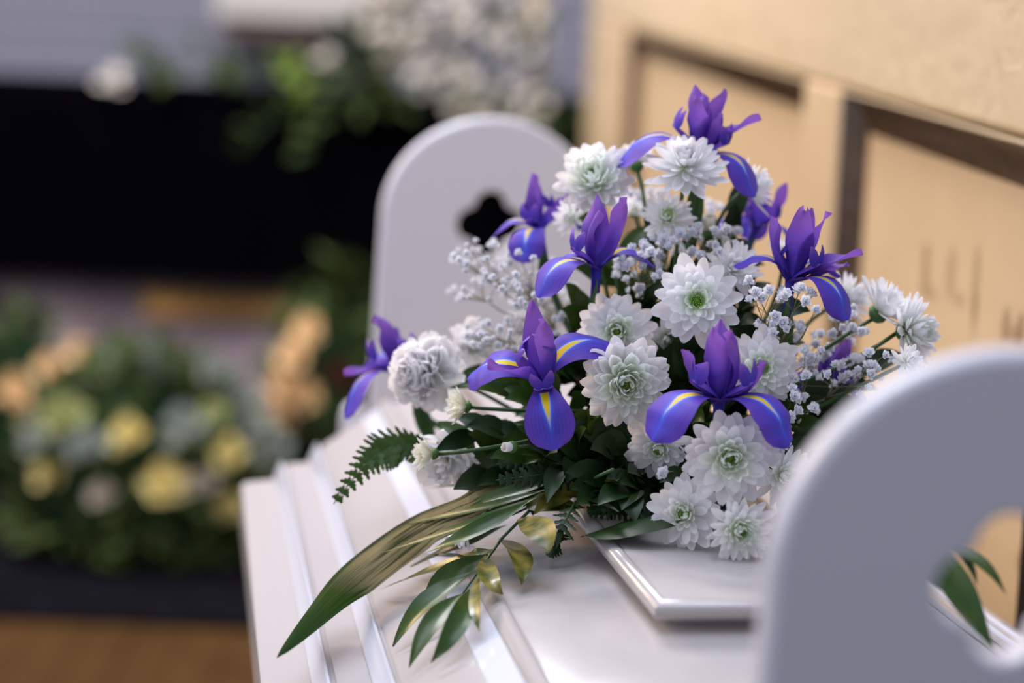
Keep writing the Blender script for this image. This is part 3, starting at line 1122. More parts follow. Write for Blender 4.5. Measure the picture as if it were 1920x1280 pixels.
# right
CH('white chrysanthemum seen from behind on a right-hand stem, dark calyx showing', P(1655, 580, 2.12), fc(0.5, 0.6, 0.15), pxs(160, 2.12), 50, 'broad', 'narrow', eye=False, seed=25, open_=0.35, stem_to=P(1420, 745, 2.13), stem_mid=P(1560, 640, 2.1))
CH('outermost white chrysanthemum on the right, facing the gold screen', P(1708, 622, 2.10), fc(0.7, 0.12, 0.5), pxs(165, 2.10), 64, 'narrow', 'incurve', eye=True, seed=26, stem_to=P(1440, 740, 2.12), stem_mid=P(1590, 690, 2.1))
CH('white chrysanthemum just behind the right iris petals', P(1590, 560, 2.2), fc(0.5, 0.3, 0.4), pxs(120, 2.2), 44, 'narrow', 'incurve', eye=False, seed=27)
CH('white chrysanthemum low behind the curve of the near board', P(1700, 680, 2.04), fc(0.3, 0.3, 0.5), pxs(90, 2.04), 40, 'narrow', 'incurve', eye=False, seed=28)
CH('pale bud-like chrysanthemum behind the right iris on its left', P(1462, 470, 2.2), fc(-0.3, 0.9, 0.2), pxs(70, 2.2), 26, 'broad', 'broad', eye=False, seed=29, open_=0.8)


def bud(label, pos, facing, d, stem_to, mid, mk='petal'):
    t = thing('flower_bud', label, 'flower', pos, 'closed white buds in the bouquet')
    F3 = frame(facing)
    d_, me = pet_mesh('spoon', mk, 1)
    for i in range(11):
        az = i * 2.4
        Rl = Matrix.Rotation(az, 3, 'Z') @ Matrix.Rotation(-1.15, 3, 'Y')
        link('petal', me, t, rotM(F3 @ Rl @ Matrix.Diagonal((d, d * 1.2, d)), F3 @ Vector((0.12 * d * math.cos(az), 0.12 * d * math.sin(az), -0.45 * d))))
    b = MB()
    b.lathe([(0.1 * d, -0.62 * d), (0.34 * d, -0.5 * d), (0.42 * d, -0.25 * d), (0.40 * d, -0.08 * d)], F3.to_4x4(), 9)
    link('calyx', b.mesh('calyx', M['sepal']), t, Matrix.Identity(4))
    sb = MB()
    sb.tube(bez(pos - (F3 @ Vector((0, 0, 1))) * 0.55 * d, mid, stem_to, 6), 0.0015, 0.0018, 5)
    sb.obj('stem', M['stem'], t)


bud('tiny closed white bud in front of the dark leaves below the left iris', P(955, 838, 2.02), fc(-0.7, 0.1, 0.6), 0.013, P(1090, 820, 2.1), P(1010, 835, 2.03))
bud('closed cream bud behind the small chrysanthemum at top centre', P(1330, 425, 2.2), fc(-0.1, 0.9, 0.2), 0.022, P(1320, 600, 2.2), P(1330, 520, 2.2), 'petal_cream')

# ------------------------------------------------------------------ irises
FALL, STAND, STYLE = [], [], []
for k in range(4):
    d = None
    # fall: narrow haft rising, blade rolling over and down
    vs, fs, uvs = [], [], []
    rr_ = random.Random(40 + k)
    nl, nw, L = 16, 8, 0.078
    x = z = 0.0
    for i in range(nl + 1):
        s = i / nl
        if s < 0.30:
            a = math.radians(36 - 22 * s / 0.30)
        else:
            a = math.radians(14 - (84 + rr_.uniform(-12, 8)) * min(1.0, (s - 0.30) / 0.5) ** 1.1)
        if i:
            x += L / nl * math.cos(a)
            z += L / nl * math.sin(a)
        if s < 0.22:
            w = 0.0058 + 0.004 * s / 0.22
        elif s < 0.70:
            q = (s - 0.22) / 0.48
            w = 0.0098 + 0.0122 * math.sin(q * math.pi / 2) ** 1.2
        else:
            q = (s - 0.70) / 0.30
            w = 0.022 * math.sqrt(max(0.03, 1 - q ** 2.3))
        for j in range(nw + 1):
            t = -1 + 2 * j / nw
            if s < 0.30:
                dz = 0.40 * t * t * w * (1 - s / 0.30)
            else:
                dz = -0.22 * min(1, (s - 0.30) / 0.3) * abs(t) ** 1.8 * w
            rip = 0.0022 * math.sin(8 * s + 4 * t + k * 1.7) * abs(t) * max(0, s - 0.25)
            vs.append((x - math.sin(a) * (dz + rip), t * w, z + math.cos(a) * (dz + rip)))
            uvs.append((s, (t + 1) / 2))
    m_ = nw + 1
    for i in range(nl):
        for j in range(nw):
            fs.append((i * m_ + j, (i + 1) * m_ + j, (i + 1) * m_ + j + 1, i * m_ + j + 1))
    FALL.append(data_mesh('fall', (vs, fs, uvs), M['fall']))
    STAND.append(data_mesh('standard', petal_data(0.064, 0.023 + rr_.uniform(-.004, .003), -0.2, (-0.35, 0.9, 0.3, 1.3)[k], 0.7, 0.58, 0.5, 0.28, 12, 6, 0.075, 60 + k), M['standard']))
    # style arm with a split, upturned crest
    vs, fs, uvs = petal_data(0.034, 0.018, 0.0, -0.75, -0.5, 0.55, 0.2, 0.5, 7, 4, 0.0, 70 + k)
    sb = MB()
    sb.add(vs, fs, uvs)
    ex, _, ez = vs[-3]
    for sd in (-1, 1):
        d = petal_data(0.019, 0.012, 0.35, 0.9, 0.5, 0.5, 0.6, 0.6, 4, 2, 0.03, 80 + k)
        sb.merge(d, Matrix.Translation((ex - 0.003, sd * 0.0035, ez)) @ Matrix.Rotation(sd * 0.45, 4, 'Z'))
    STYLE.append(sb.mesh('style_arm', M['style']))


def iris(label, pos, axis, az0, sc=1.0, falls=None, stands=None, seed=0, stem_to=None, styles=True, xh=(0, -1, 0), stem_mid=None):
    """axis: the way the flower points; azimuths count from the side nearest xh (the viewer)"""
    rnd = random.Random(seed)
    t = thing('iris', label, 'flower', pos, 'purple irises in the bouquet')
    F3 = frame(axis, xh, 0)
    falls = falls or [(az0 + k * 120, 0, 1.0) for k in range(3)]
    stands = stands or [(az0 + 60 + k * 120, 76 + rnd.uniform(-12, 8), 1.0) for k in range(3)]
    for (az, el, s) in falls:
        Rl = Matrix.Rotation(math.radians(az), 3, 'Z') @ Matrix.Rotation(-math.radians(el), 3, 'Y')
        link('fall', FALL[rnd.randrange(4)], t, rotM(F3 @ Rl * (sc * s), F3 @ Vector((0, 0, 0))))
        if styles:
            Rl2 = Matrix.Rotation(math.radians(az), 3, 'Z') @ Matrix.Rotation(-math.radians(el + 52), 3, 'Y')
            link('style_arm', STYLE[rnd.randrange(4)], t, rotM(F3 @ Rl2 * (sc * min(1.1, s)), F3 @ Vector((0, 0, 0.004))))
    for (az, el, s) in stands:
        Rl = Matrix.Rotation(math.radians(az), 3, 'Z') @ Matrix.Rotation(-math.radians(el), 3, 'Y') @ Matrix.Rotation(rnd.uniform(-0.4, 0.4), 3, 'X')
        off = Matrix.Rotation(math.radians(az), 3, 'Z') @ Vector((0.003, 0, 0.001))
        link('standard', STAND[rnd.randrange(4)], t, rotM(F3 @ Rl * (sc * s), F3 @ off))
    b = MB()
    b.lathe([(0.0022, -0.040 * sc), (0.0042, -0.026 * sc), (0.0040, -0.010 * sc), (0.0052, 0.003 * sc)], F3.to_4x4(), 8)
    o = link('tube', b.mesh('tube', M['style']), t, Matrix.Identity(4))
    d = petal_data(0.055 * sc, 0.014 * sc, 0.0, 0.1, 0.9, 0.4, 0.9, 0.7, 6, 3)
    b = MB()
    for a in (0.6, 3.6):
        b.merge(d, rotM(F3 @ Matrix.Rotation(a, 3, 'Z') @ Matrix.Rotation(-1.48, 3, 'Y'), F3 @ Vector((0.003, 0, -0.062 * sc))))
    link('spathe', b.mesh('spathe', M['sepal']), t, Matrix.Identity(4))
    st = pos + F3 @ Vector((0, 0, -0.036 * sc))
    sb = MB()
    end = Vector(stem_to) if stem_to is not None else foam_point(pos)
    mid = Vector(stem_mid) if stem_mid is not None else st + (F3 @ Vector((0, 0, -0.03)))
    sb.tube(bez(st, mid, end, 6), 0.0034, 0.0038, 6)
    sb.obj('stem', M['stem'], t)
    return t


# azimuth: 0 faces the viewer, 90 picture-right, -90 picture-left
iris('crowning iris at the very top of the bouquet', P(1310, 296, 2.16), fc(0.02, 1, 0.1), 0, 1.0,
     falls=[(-84, 14, 1.2), (58, -4, 1.0), (178, 0, 0.9)], stands=[(-62, 68, 0.95), (-25, 84, 1.0), (30, 80, 1.08), (78, 60, 1.0), (125, 74, 1.0), (55, 52, .75)], seed=1)
iris('front iris in the centre, above the lowest frontal chrysanthemum', P(1348, 757, 1.98), fc(0.0, 1, 0.12), 0, 1.12,
     falls=[(-54, 4, 1.02), (54, 4, 1.02), (178, 24, 1.0)], stands=[(-80, 42, 0.8), (0, 86, 1.0), (72, 62, 1.0), (-30, 78, 1.0), (84, 24, .75)], seed=2)
iris('iris at upper left centre with one fall drooping left', P(1118, 508, 2.09), fc(0.0, 1, 0.1), 0, 1.0,
     falls=[(-58, 6, 1.0), (120, 20, 0.9), (-110, 26, 0.6)], stands=[(-30, 80, 1.1), (78, 60, 1.1), (-70, 66, .9)], seed=3)
iris('iris at the right with tall spiky petals before the dark panel edge', P(1482, 532, 2.08), fc(0.06, 1, 0.05), 0, 0.96,
     falls=[(52, 4, 1.05), (-100, 32, 0.85), (110, 30, 0.8)], stands=[(15, 86, 1.25), (58, 74, 1.15), (74, 52, 1.05), (88, 30, .8), (-92, 56, 1.0), (150, 72, 1.1)], seed=4)
iris('left centre iris with a large blue fall hanging straight down', P(1018, 724, 2.045), fc(-0.18, 0.9, 0.45), 0, 1.12,
     falls=[(2, -4, 0.86), (-108, 26, 0.95), (112, 34, 1.0)], stands=[(-60, 66, 1.0), (70, 70, 1.0), (180, 82, 1.0)], seed=5)
iris('small iris against the left arched board, near its clover hole', P(1012, 436, 2.24), fc(-0.2, 1, 0.1), 0, 0.92,
     falls=[(-20, 4, 0.9), (-110, 20, 0.8), (130, 10, .9)], stands=[(-70, 72, 1.0), (60, 50, .8), (180, 76, .9)], seed=6)
iris('pale violet iris at the left edge behind the frilled white bloom', P(764, 700, 2.3), fc(-0.35, 0.9, 0.0), 0, 1.05,
     falls=[(-70, 6, 1.1), (40, 10, 0.9), (-150, 24, 1.0)], stands=[(-80, 40, 0.85), (-30, 74, .9), (120, 76, 1.0)], seed=7)
iris('iris half hidden at the right behind gypsophila and the near board', P(1556, 728, 2.16), fc(0.3, 1, 0.0), 0, 0.85,
     falls=[(-60, 4, 0.9), (60, 0, 0.9), (180, 10, .9)], stands=[(-40, 70, 0.9), (60, 76, 0.9), (180, 70, .9)], seed=8)
iris('iris peeping out behind the upper right chrysanthemum', P(1415, 430, 2.26), fc(0.3, 1, -0.1), 0, 0.85,
     falls=[(70, 10, 0.9), (-60, 0, 0.8), (180, 10, .9)], stands=[(60, 52, 1.0), (-60, 74, 0.8), (180, 70, .9)], seed=9)


# ------------------------------------------------------------------ gypsophila
gb = MB()
d = petal_data(0.0052, 0.0032, 0.1, 0.9, 0.4, 0.7, 0.1, 0.4, 3, 2)
for i in range(22):
    az = i * 2.4
    el = -0.15 + 1.6 * (1 - i / 22)
    gb.merge(d, rotM(Matrix.Rotation(az, 3, 'Z') @ Matrix.Rotation(-el, 3, 'Y'), Vector((0, 0, 0))))
gb.lathe([(0.0004, -0.0022), (0.0012, -0.0014), (0.0013, 0.0004)], None, 5)
GYP = gb.mesh('floret', M['gyp'])


def gypsophila(label, blobs, root, seed, sc=1.0):
    """blobs: (px, py, rx, ry, Z0, Z1, n) clouds of florets; thin stems fork towards the root"""
    rnd = random.Random(seed)
    t = thing('gypsophila_spray', label, 'flower', root, 'gypsophila sprays in the bouquet')
    sb = MB()
    for (px, py, rx, ry, Z0, Z1, n) in blobs:
        pts = []
        for _ in range(n):
            a, q = rnd.uniform(0, 6.283), math.sqrt(rnd.random())
            pts.append(P(px + rx * q * math.cos(a), py + ry * q * math.sin(a), rnd.uniform(Z0, Z1)))
        cen = P(px, py + ry * 0.7, (Z0 + Z1) / 2)
        node = cen.lerp(root, 0.3)
        sb.tube(bez(root, root.lerp(node, .5) + Vector((0, 0, .004)), node, 4), 0.0012, 0.0008, 4)
        groups = [pts[i::max(1, n // 4)] for i in range(max(1, n // 4))]
        for g in groups:
            c = sum(g, Vector()) / len(g)
            sub = c.lerp(node, 0.45)
            sb.tube([node, sub], 0.0007, 0.0005, 3)
            for p in g:
                dirv = (p - sub).normalized() if (p - sub).length > 1e-5 else Vector((0, 0, 1))
                dv = (dirv + Vector((rnd.uniform(-.5, .5), rnd.uniform(-.9, .1), rnd.uniform(-.2, .7)))).normalized()
                s = sc * rnd.uniform(0.95, 1.5)
                link('floret', GYP, t, rotM(frame(dv, (1, 0, 0), rnd.uniform(0, 6)) * s, p - root))
                sb.tube([sub, p - dv * 0.0015], 0.00028, 0.00028, 3)
    o = sb.obj('stems', M['gyp_stem'], t)
    return t


gypsophila('airy gypsophila spray reaching left over the arched board', [(905, 490, 56, 40, 2.18, 2.3, 36), (985, 520, 66, 56, 2.14, 2.34, 60), (890, 545, 48, 22, 2.18, 2.3, 16)], P(1060, 640, 2.22), 1, 0.74)
gypsophila('dense gypsophila spray above the left centre iris', [(1030, 560, 62, 42, 2.2, 2.4, 46), (935, 625, 62, 34, 2.14, 2.28, 46), (1010, 610, 58, 34, 2.2, 2.36, 40)], P(1060, 700, 2.24), 2, 0.78)
gypsophila('gypsophila spray between the upper left iris and the small top chrysanthemum', [(1195, 510, 42, 44, 2.08, 2.18, 26), (1240, 462, 36, 22, 2.1, 2.18, 14)], P(1220, 640, 2.2), 3)
gypsophila('gypsophila spray below the upper right chrysanthemum', [(1330, 450, 62, 34, 2.1, 2.2, 26), (1290, 470, 26, 24, 2.1, 2.2, 10)], P(1300, 620, 2.2), 4)
gypsophila('bright gypsophila spray below the right iris', [(1430, 560, 46, 44, 2.0, 2.08, 14), (1490, 555, 34, 28, 1.99, 2.06, 7), (1475, 620, 34, 22, 2.02, 2.1, 12), (1535, 580, 12, 12, 1.99, 2.02, 2)], P(1440, 720, 2.15), 5)
gypsophila('gypsophila spray at the right above the curve of the near board', [(1525, 700, 46, 46, 2.0, 2.12, 14), (1590, 700, 54, 44, 2.02, 2.14, 16), (1500, 760, 30, 36, 2.0, 2.1, 10), (1640, 690, 36, 30, 2.02, 2.12, 8)], P(1450, 790, 2.15), 6)
gypsophila('gypsophila spray in the shade right behind the right iris', [(1590, 610, 36, 40, 2.08, 2.2, 18), (1520, 660, 50, 40, 2.12, 2.22, 14)], P(1450, 760, 2.2), 7)
gypsophila('gypsophila spray out of focus at the top behind the chrysanthemums', [(1200, 370, 50, 26, 2.26, 2.4, 18), (1300, 400, 60, 24, 2.24, 2.36, 16), (1110, 440, 30, 30, 2.24, 2.36, 14)], P(1230, 600, 2.3), 8)
gypsophila('few gypsophila florets beside the lower front chrysanthemums', [(1245, 886, 8, 8, 1.99, 2.0, 2), (1482, 776, 14, 10, 1.99, 2.02, 4), (1470, 830, 14, 30, 2.0, 2.06, 5)], P(1330, 860, 2.12), 9)


# ------------------------------------------------------------------ leaves
def leaf_data(pa, pm, pb, width, hint, fold=0.25, nl=9, shape=0.45, wavy=0.0, seed=0):
    """lance leaf along the bezier pa-pm-pb; fold: V of the midrib; hint: the way its upper side looks"""
    pts = bez(Vector(pa), Vector(pm), Vector(pb), nl)
    vs, uvs, fs = [], [], []
    for i, p in enumerate(pts):
        s = i / nl
        t = (pts[min(i + 1, nl)] - pts[max(i - 1, 0)]).normalized()
        nrm = Vector(hint) - t * Vector(hint).dot(t)
        nrm = nrm.normalized() if nrm.length > 1e-5 else t.orthogonal()
        side = t.cross(nrm)
        if s < shape:
            w = math.sin(s / shape * math.pi / 2) ** 0.9
        else:
            w = math.cos((s - shape) / (1 - shape) * math.pi / 2) ** 1.05
        w = max(w, 0.03) * width / 2
        for k in (-1, -0.5, 0, 0.5, 1):
            q = wavy * width * math.sin(s * 11 + seed + k)
            vs.append(p + side * (k * w) + nrm * (fold * abs(k) ** 1.3 * w + q * abs(k)))
            uvs.append((s, (k + 1) / 2))
    for i in range(nl):
        for j in range(4):
            fs.append((i * 5 + j, i * 5 + j + 1, (i + 1) * 5 + j + 1, (i + 1) * 5 + j))
    return vs, fs, uvs


def leaf_part(name, parent, pa, pm, pb, width, hint, m, **kw):
    b = MB()
    b.add(*leaf_data(pa, pm, pb, width, hint, **kw))
    return b.obj(name, m, parent)


UPC = (Vector((0, 0, 1)) + CA * 0.7).normalized()
# lance-leaved sprig lying over the lid: (base px, mid px, tip px, width px, lifts)
SPR1 = [((930, 1030), (830, 1062), (713, 1104), 38, 'leaf_ol'), ((915, 1040), (830, 1078), (783, 1132), 44, 'leaf'),
        ((892, 1070), (778, 1128), (737, 1212), 46, 'leaf'), ((868, 1112), (800, 1160), (767, 1252), 40, 'leaf'),
        ((880, 1104), (868, 1170), (807, 1244), 42, 'leaf'), ((897, 1078), (884, 1130), (900, 1185), 26, 'leaf_ol'),
        ((912, 1040), (905, 1090), (944, 1114), 40, 'leaf_ol'), ((935, 1010), (985, 1030), (978, 1096), 56, 'leaf_ol'),
        ((950, 985), (860, 1020), (770, 1062), 40, 'leaf'), ((965, 960), (870, 990), (765, 1020), 34, 'leaf'),
        ((925, 1030), (860, 1050), (800, 1040), 30, 'leaf')]
t = thing('ruscus_sprig', 'glossy lance-leaved green sprig hanging lowest over the coffin lid', 'leaf sprig', on_lid(990, 960, 0.03))
for i, (a, m_, bq, w, mk) in enumerate(SPR1):
    pa, pm, pb = on_lid(*a, 0.022), on_lid(*m_, 0.034), on_lid(*bq, 0.010)
    hint = (UPC + Vector((math.sin(i * 2.1) * 0.5, 0, math.cos(i * 1.7) * 0.4))).normalized()
    leaf_part('leaf', t, pa, pm, pb, pxs(w, 2.0) * 1.0, hint, M[mk], fold=0.3, wavy=0.04, seed=i)
b = MB()
b.tube([on_lid(1110, 900, 0.06), on_lid(1000, 950, 0.045), on_lid(940, 1010, 0.03), on_lid(905, 1060, 0.022), on_lid(868, 1112, 0.016)], 0.0018, 0.0008, 5)
b.obj('stem', M['stem'], t)

SPR2 = [((1000, 965), (1050, 915), (1130, 905), 42, 'leaf_ol'), ((985, 950), (1010, 935), (1098, 952), 48, 'leaf_ol'),
        ((970, 975), (1030, 985), (1027, 1037), 58, 'leaf_ol'), ((960, 960), (985, 915), (1060, 890), 36, 'leaf'),
        ((1040, 930), (1110, 930), (1160, 960), 40, 'leaf_dark'), ((1060, 900), (1140, 880), (1210, 905), 40, 'leaf_ol')]
t = thing('ruscus_sprig', 'sprig of broad gilded-looking leaves at the middle of the bouquet foot', 'leaf sprig', on_lid(1050, 920, 0.05))
for i, (a, m_, bq, w, mk) in enumerate(SPR2):
    leaf_part('leaf', t, on_lid(*a, 0.045), on_lid(*m_, 0.055), on_lid(*bq, 0.035), pxs(w, 2.05), (UPC + Vector((math.sin(i * 1.9) * 0.4, -0.2, 0))).normalized(), M[mk], fold=0.2, wavy=0.03, seed=i)
b = MB()
b.tube([on_lid(1150, 880, 0.06), on_lid(1060, 920, 0.045), on_lid(960, 965, 0.04)], 0.0016, 0.001, 5)
b.obj('stem', M['stem'], t)

# long pleated palm leaf
t = thing('palm_leaf', 'long pleated palm leaf with pale streaked middle, pointing to the lower left', 'leaf', on_lid(1010, 900, 0.05))
path = [on_lid(1040, 880, 0.06), on_lid(900, 935, 0.06), on_lid(790, 985, 0.055), on_lid(690, 1055, 0.05), on_lid(620, 1120, 0.045), on_lid(518, 1234, 0.055)]
nl, npl = 30, 12


def catmull(pts, s):
    m_ = len(pts) - 1
    x = min(s * m_, m_ - 1e-6)
    i = int(x)
    f_ = x - i
    p0, p1, p2, p3 = pts[max(i - 1, 0)], pts[i], pts[i + 1], pts[min(i + 2, m_)]
    return 0.5 * ((2 * p1) + (p2 - p0) * f_ + (2 * p0 - 5 * p1 + 4 * p2 - p3) * f_ ** 2 + (3 * p1 - p0 - 3 * p2 + p3) * f_ ** 3)


b = MB()
vs, uvs, fs = [], [], []
for i in range(nl + 1):
    s = i / nl
    p = catmull(path, s)
    tg = (catmull(path, min(1, s + .02)) - catmull(path, max(0, s - .02))).normalized()
    nr = (UPC + Vector((-0.25, 0, 0)))
    nr = (nr - tg * nr.dot(tg)).normalized()
    sd = tg.cross(nr)
    w = pxs(49, 2.05) * max(0.02, min(1.0, s / 0.18 + 0.35)) * (1.0 if s < 0.62 else math.cos((s - 0.62) / 0.38 * math.pi / 2) ** 0.9)
    for j in range(npl * 2 + 1):
        tt = -1 + j / npl
        pl = (0.0022 if j % 2 else -0.0022) * min(1, w / 0.012) * (1 - 0.7 * s)
        vs.append(p + sd * (tt * w) + nr * (pl - 0.35 * abs(tt) ** 1.6 * w * 0.8))
        uvs.append((s, (tt + 1) / 2))
m_ = npl * 2 + 1
for i in range(nl):
    for j in range(m_ - 1):
        fs.append((i * m_ + j, i * m_ + j + 1, (i + 1) * m_ + j + 1, (i + 1) * m_ + j))
b.add(vs, fs, uvs)
b.obj('blade', M['palm'], t, sharp=12)
for i, (a, m_, bq, w) in enumerate([((1060, 880), (940, 905), (800, 915), 34), ((1040, 900), (930, 930), (790, 985), 36), ((1030, 915), (900, 960), (745, 985), 22),
                                    ((1010, 930), (900, 985), (716, 1036), 26), ((990, 940), (880, 1005), (790, 1040), 34), ((1060, 890), (980, 890), (880, 905), 40)]):
    leaf_part('leaflet', t, on_lid(*a, 0.065), on_lid(*m_, 0.066), on_lid(*bq, 0.058), pxs(w, 2.05), (UPC + Vector((math.sin(i * 2) * 0.4, 0, 0.2))).normalized(), M['leaf'], fold=0.3, seed=i)

# rounded dark leaf under the front cluster
t = thing('broad_leaf', 'broad dark green leaf lying on the lid under the front chrysanthemums', 'leaf', on_lid(1230, 1000, 0.01))
leaf_part('blade', t, on_lid(1262, 985, 0.02), on_lid(1160, 975, 0.03), on_lid(1088, 1006, 0.02), pxs(96, 2.0), Vector((0.05, -0.35, 1)), M['leaf_dark'], fold=-0.1, shape=0.5, wavy=0.02)
b = MB()
b.tube([on_lid(1262, 985, 0.02), on_lid(1290, 960, 0.03)], 0.0014, 0.0014, 5)
b.obj('stem', M['stem'], t)


def fern(label, path, n, lmax, hint, seed, mk='fern', droop=0.0):
    rnd = random.Random(seed)
    path = [Vector(p) for p in path]
    t = thing('fern_frond', label, 'leaf', path[0], 'fern fronds in the bouquet')
    b = MB()
    b.tube([catmull(path, i / 10) for i in range(11)], 0.0013, 0.0004, 4)
    b.obj('rachis', M['stem'], t)
    H_ = Vector(hint).normalized()
    for i in range(n):
        s = 0.06 + 0.92 * i / n
        p = catmull(path, s)
        tg = (catmull(path, min(1, s + .03)) - catmull(path, max(0, s - .03))).normalized()
        sd = tg.cross(H_).normalized()
        L = lmax * (0.35 + 0.65 * math.sin(min(1, s / 0.4) * math.pi / 2)) * (1.0 if s < 0.4 else (1 - (s - 0.4) / 0.6 * 0.85))
        for k in (-1, 1):
            dr = (sd * k + tg * 0.55 + H_ * rnd.uniform(-0.2, 0.15)).normalized()
            w = lmax * 0.46
            nseg = 6
            vs, fs, uvs = [], [], []
            side = dr.cross(H_).normalized()
            for q in range(nseg + 1):
                r_ = q / nseg
                ww = w * 0.5 * (1 - r_ * 0.85) * (1.0 if q % 2 else 0.62)
                c = p + dr * (L * r_) - H_ * (droop * r_ * r_ * L)
                vs += [c + side * ww, c + H_ * 0.0006, c - side * ww]
                uvs += [(r_, 0), (r_, .5), (r_, 1)]
            for q in range(nseg):
                o_ = q * 3
                fs += [(o_, o_ + 1, o_ + 4, o_ + 3), (o_ + 1, o_ + 2, o_ + 5, o_ + 4)]
            bb = MB()
            bb.add(vs, fs, uvs)
            bb.obj('leaflet', M[mk], t)
    return t


fern('toothed fern frond reaching left over the lid edge', [P(800, 835, 2.16), P(745, 836, 2.15), P(690, 866, 2.13), P(625, 945, 2.11)], 17, 0.024, UPC + Vector((0, -0.8, 0)), 1)
fern('small fern frond hanging at the middle of the bouquet foot', [on_lid(1080, 940, 0.05), on_lid(1055, 985, 0.04), on_lid(1045, 1020, 0.02), on_lid(1030, 1045, 0.012)], 13, 0.016, UPC, 2, 'leaf_dark')
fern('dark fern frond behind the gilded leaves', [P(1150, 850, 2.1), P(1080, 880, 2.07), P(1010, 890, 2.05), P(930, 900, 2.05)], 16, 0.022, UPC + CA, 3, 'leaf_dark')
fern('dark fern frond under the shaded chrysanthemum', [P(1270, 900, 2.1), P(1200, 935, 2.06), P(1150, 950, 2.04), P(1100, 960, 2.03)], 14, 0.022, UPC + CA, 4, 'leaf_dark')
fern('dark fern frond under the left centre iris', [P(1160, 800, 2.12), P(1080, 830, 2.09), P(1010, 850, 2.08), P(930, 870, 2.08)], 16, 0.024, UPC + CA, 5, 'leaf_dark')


# filler sprigs of dark leaves between the flowers
def sprig(label, a, bq, n, L, w, seed, mk='leaf_dark', lift=Vector((0, -0.02, 0.01))):
    rnd = random.Random(seed)
    a, bq = Vector(a), Vector(bq)
    mid = (a + bq) / 2 + lift
    t = thing('leafy_stem', label, 'leaf sprig', a, 'dark filler foliage in the bouquet')
    pts = bez(a, mid, bq, 8)
    b = MB()
    b.tube(pts, 0.0017, 0.0009, 5)
    b.obj('stem', M['stem'], t)
    for i in range(n):
        s = 0.1 + 0.9 * i / max(1, n - 1)
        p = pts[min(8, int(s * 8))]
        tg = (pts[min(8, int(s * 8) + 1)] - pts[max(0, int(s * 8) - 1)]).normalized()
        rv = Vector((rnd.uniform(-1, 1), rnd.uniform(-1, 0.2), rnd.uniform(-0.6, 0.8)))
        dr = (tg * 0.8 + rv).normalized()
        tip = p + dr * L * rnd.uniform(0.75, 1.15)
        leaf_part('leaf', t, p, (p + tip) / 2 + Vector((0, -0.006, 0.01)), tip, w * rnd.uniform(0.8, 1.2), (CA + Vector((rnd.uniform(-.6, .6), 0, rnd.uniform(0, .9)))).normalized(), M[mk], fold=0.25, nl=7)


Z0 = 2.16
FILL = [('dark leafy stem behind the left centre iris', (1150, 830, Z0), (960, 740, 2.14)), ('dark leafy stem above the tiny closed bud', (1150, 850, Z0), (900, 820, 2.12)),
        ('dark leafy stem over the lid below the loose white bloom', (1150, 870, 2.14), (930, 900, 2.1)), ('dark leafy stem under the dense round chrysanthemum', (1200, 860, 2.12), (1080, 820, 2.08)),
        ('dark leafy stem between the dense chrysanthemum and the shaded one', (1230, 880, 2.12), (1150, 850, 2.07)), ('dark leafy stem behind the front iris', (1300, 860, 2.15), (1300, 690, 2.12)),
        ('dark leafy stem right of the front iris', (1350, 860, 2.15), (1480, 790, 2.08)), ('dark leafy stem under the right-hand flower stems', (1350, 850, 2.18), (1540, 770, 2.12)),
        ('dark leafy stem between the upper left iris and the middle bloom', (1230, 800, 2.2), (1200, 560, 2.16)), ('dark leafy stem behind the starry chrysanthemum', (1300, 800, 2.2), (1310, 470, 2.2)),
        ('dark leafy stem behind the right iris stem', (1350, 800, 2.18), (1440, 590, 2.12)), ('dark leafy stem under the small top chrysanthemum', (1250, 780, 2.22), (1250, 450, 2.2)),
        ('dark leafy stem behind the half-hidden chrysanthemum', (1180, 800, 2.2), (1090, 600, 2.18)), ('dark leafy stem below the gilded leaves', (1180, 880, 2.1), (1120, 930, 2.05)),
        ('dark leafy stem low between the front chrysanthemums', (1330, 900, 2.1), (1280, 900, 2.04)), ('dark leafy stem at the foot of the loose white bloom', (1120, 850, 2.12), (860, 870, 2.14)),
        ('dark leafy stem behind the front cluster at the near board', (1350, 890, 2.1), (1470, 850, 2.06))]
FILL += [('dark leafy stem in the gap left of the front iris', (1260, 850, 2.18), (1240, 720, 2.13)), ('dark leafy stem in the gap right of the dense round chrysanthemum', (1280, 860, 2.16), (1290, 780, 2.1)),
         ('dark leafy stem behind the chrysanthemum right of the front iris', (1360, 840, 2.2), (1430, 640, 2.15)), ('dark leafy stem above the left centre iris', (1150, 800, 2.22), (1060, 690, 2.18)),
         ('dark leafy stem behind the small half-open chrysanthemum', (1130, 830, 2.2), (900, 700, 2.2)), ('dark leafy stem left of the middle bloom', (1240, 790, 2.22), (1215, 600, 2.18)),
         ('dark leafy stem between the middle bloom and the right iris', (1320, 800, 2.22), (1400, 520, 2.18)), ('dark leafy stem at the back below the round upper left bloom', (1220, 760, 2.28), (1140, 470, 2.24)),
         ('dark leafy stem at the back below the upper right chrysanthemum', (1300, 760, 2.28), (1370, 430, 2.24)), ('dark leafy stem behind the right-hand flower stems', (1380, 820, 2.22), (1600, 700, 2.2)),
         ('dark leafy stem low at the left foot of the bouquet', (1140, 870, 2.12), (1000, 860, 2.06)), ('dark leafy stem under the large hanging blue fall', (1160, 880, 2.12), (1050, 870, 2.05)),
         ('dark leafy stem beside the broad dark leaf', (1250, 910, 2.1), (1170, 925, 2.03)), ('dark leafy stem behind the lowest frontal bloom', (1360, 900, 2.12), (1430, 800, 2.05))]
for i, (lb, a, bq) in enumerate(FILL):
    sprig(lb, P(*a), P(*bq), 13, 0.048, 0.021, 100 + i, 'leaf_dark' if i % 3 else 'leaf')

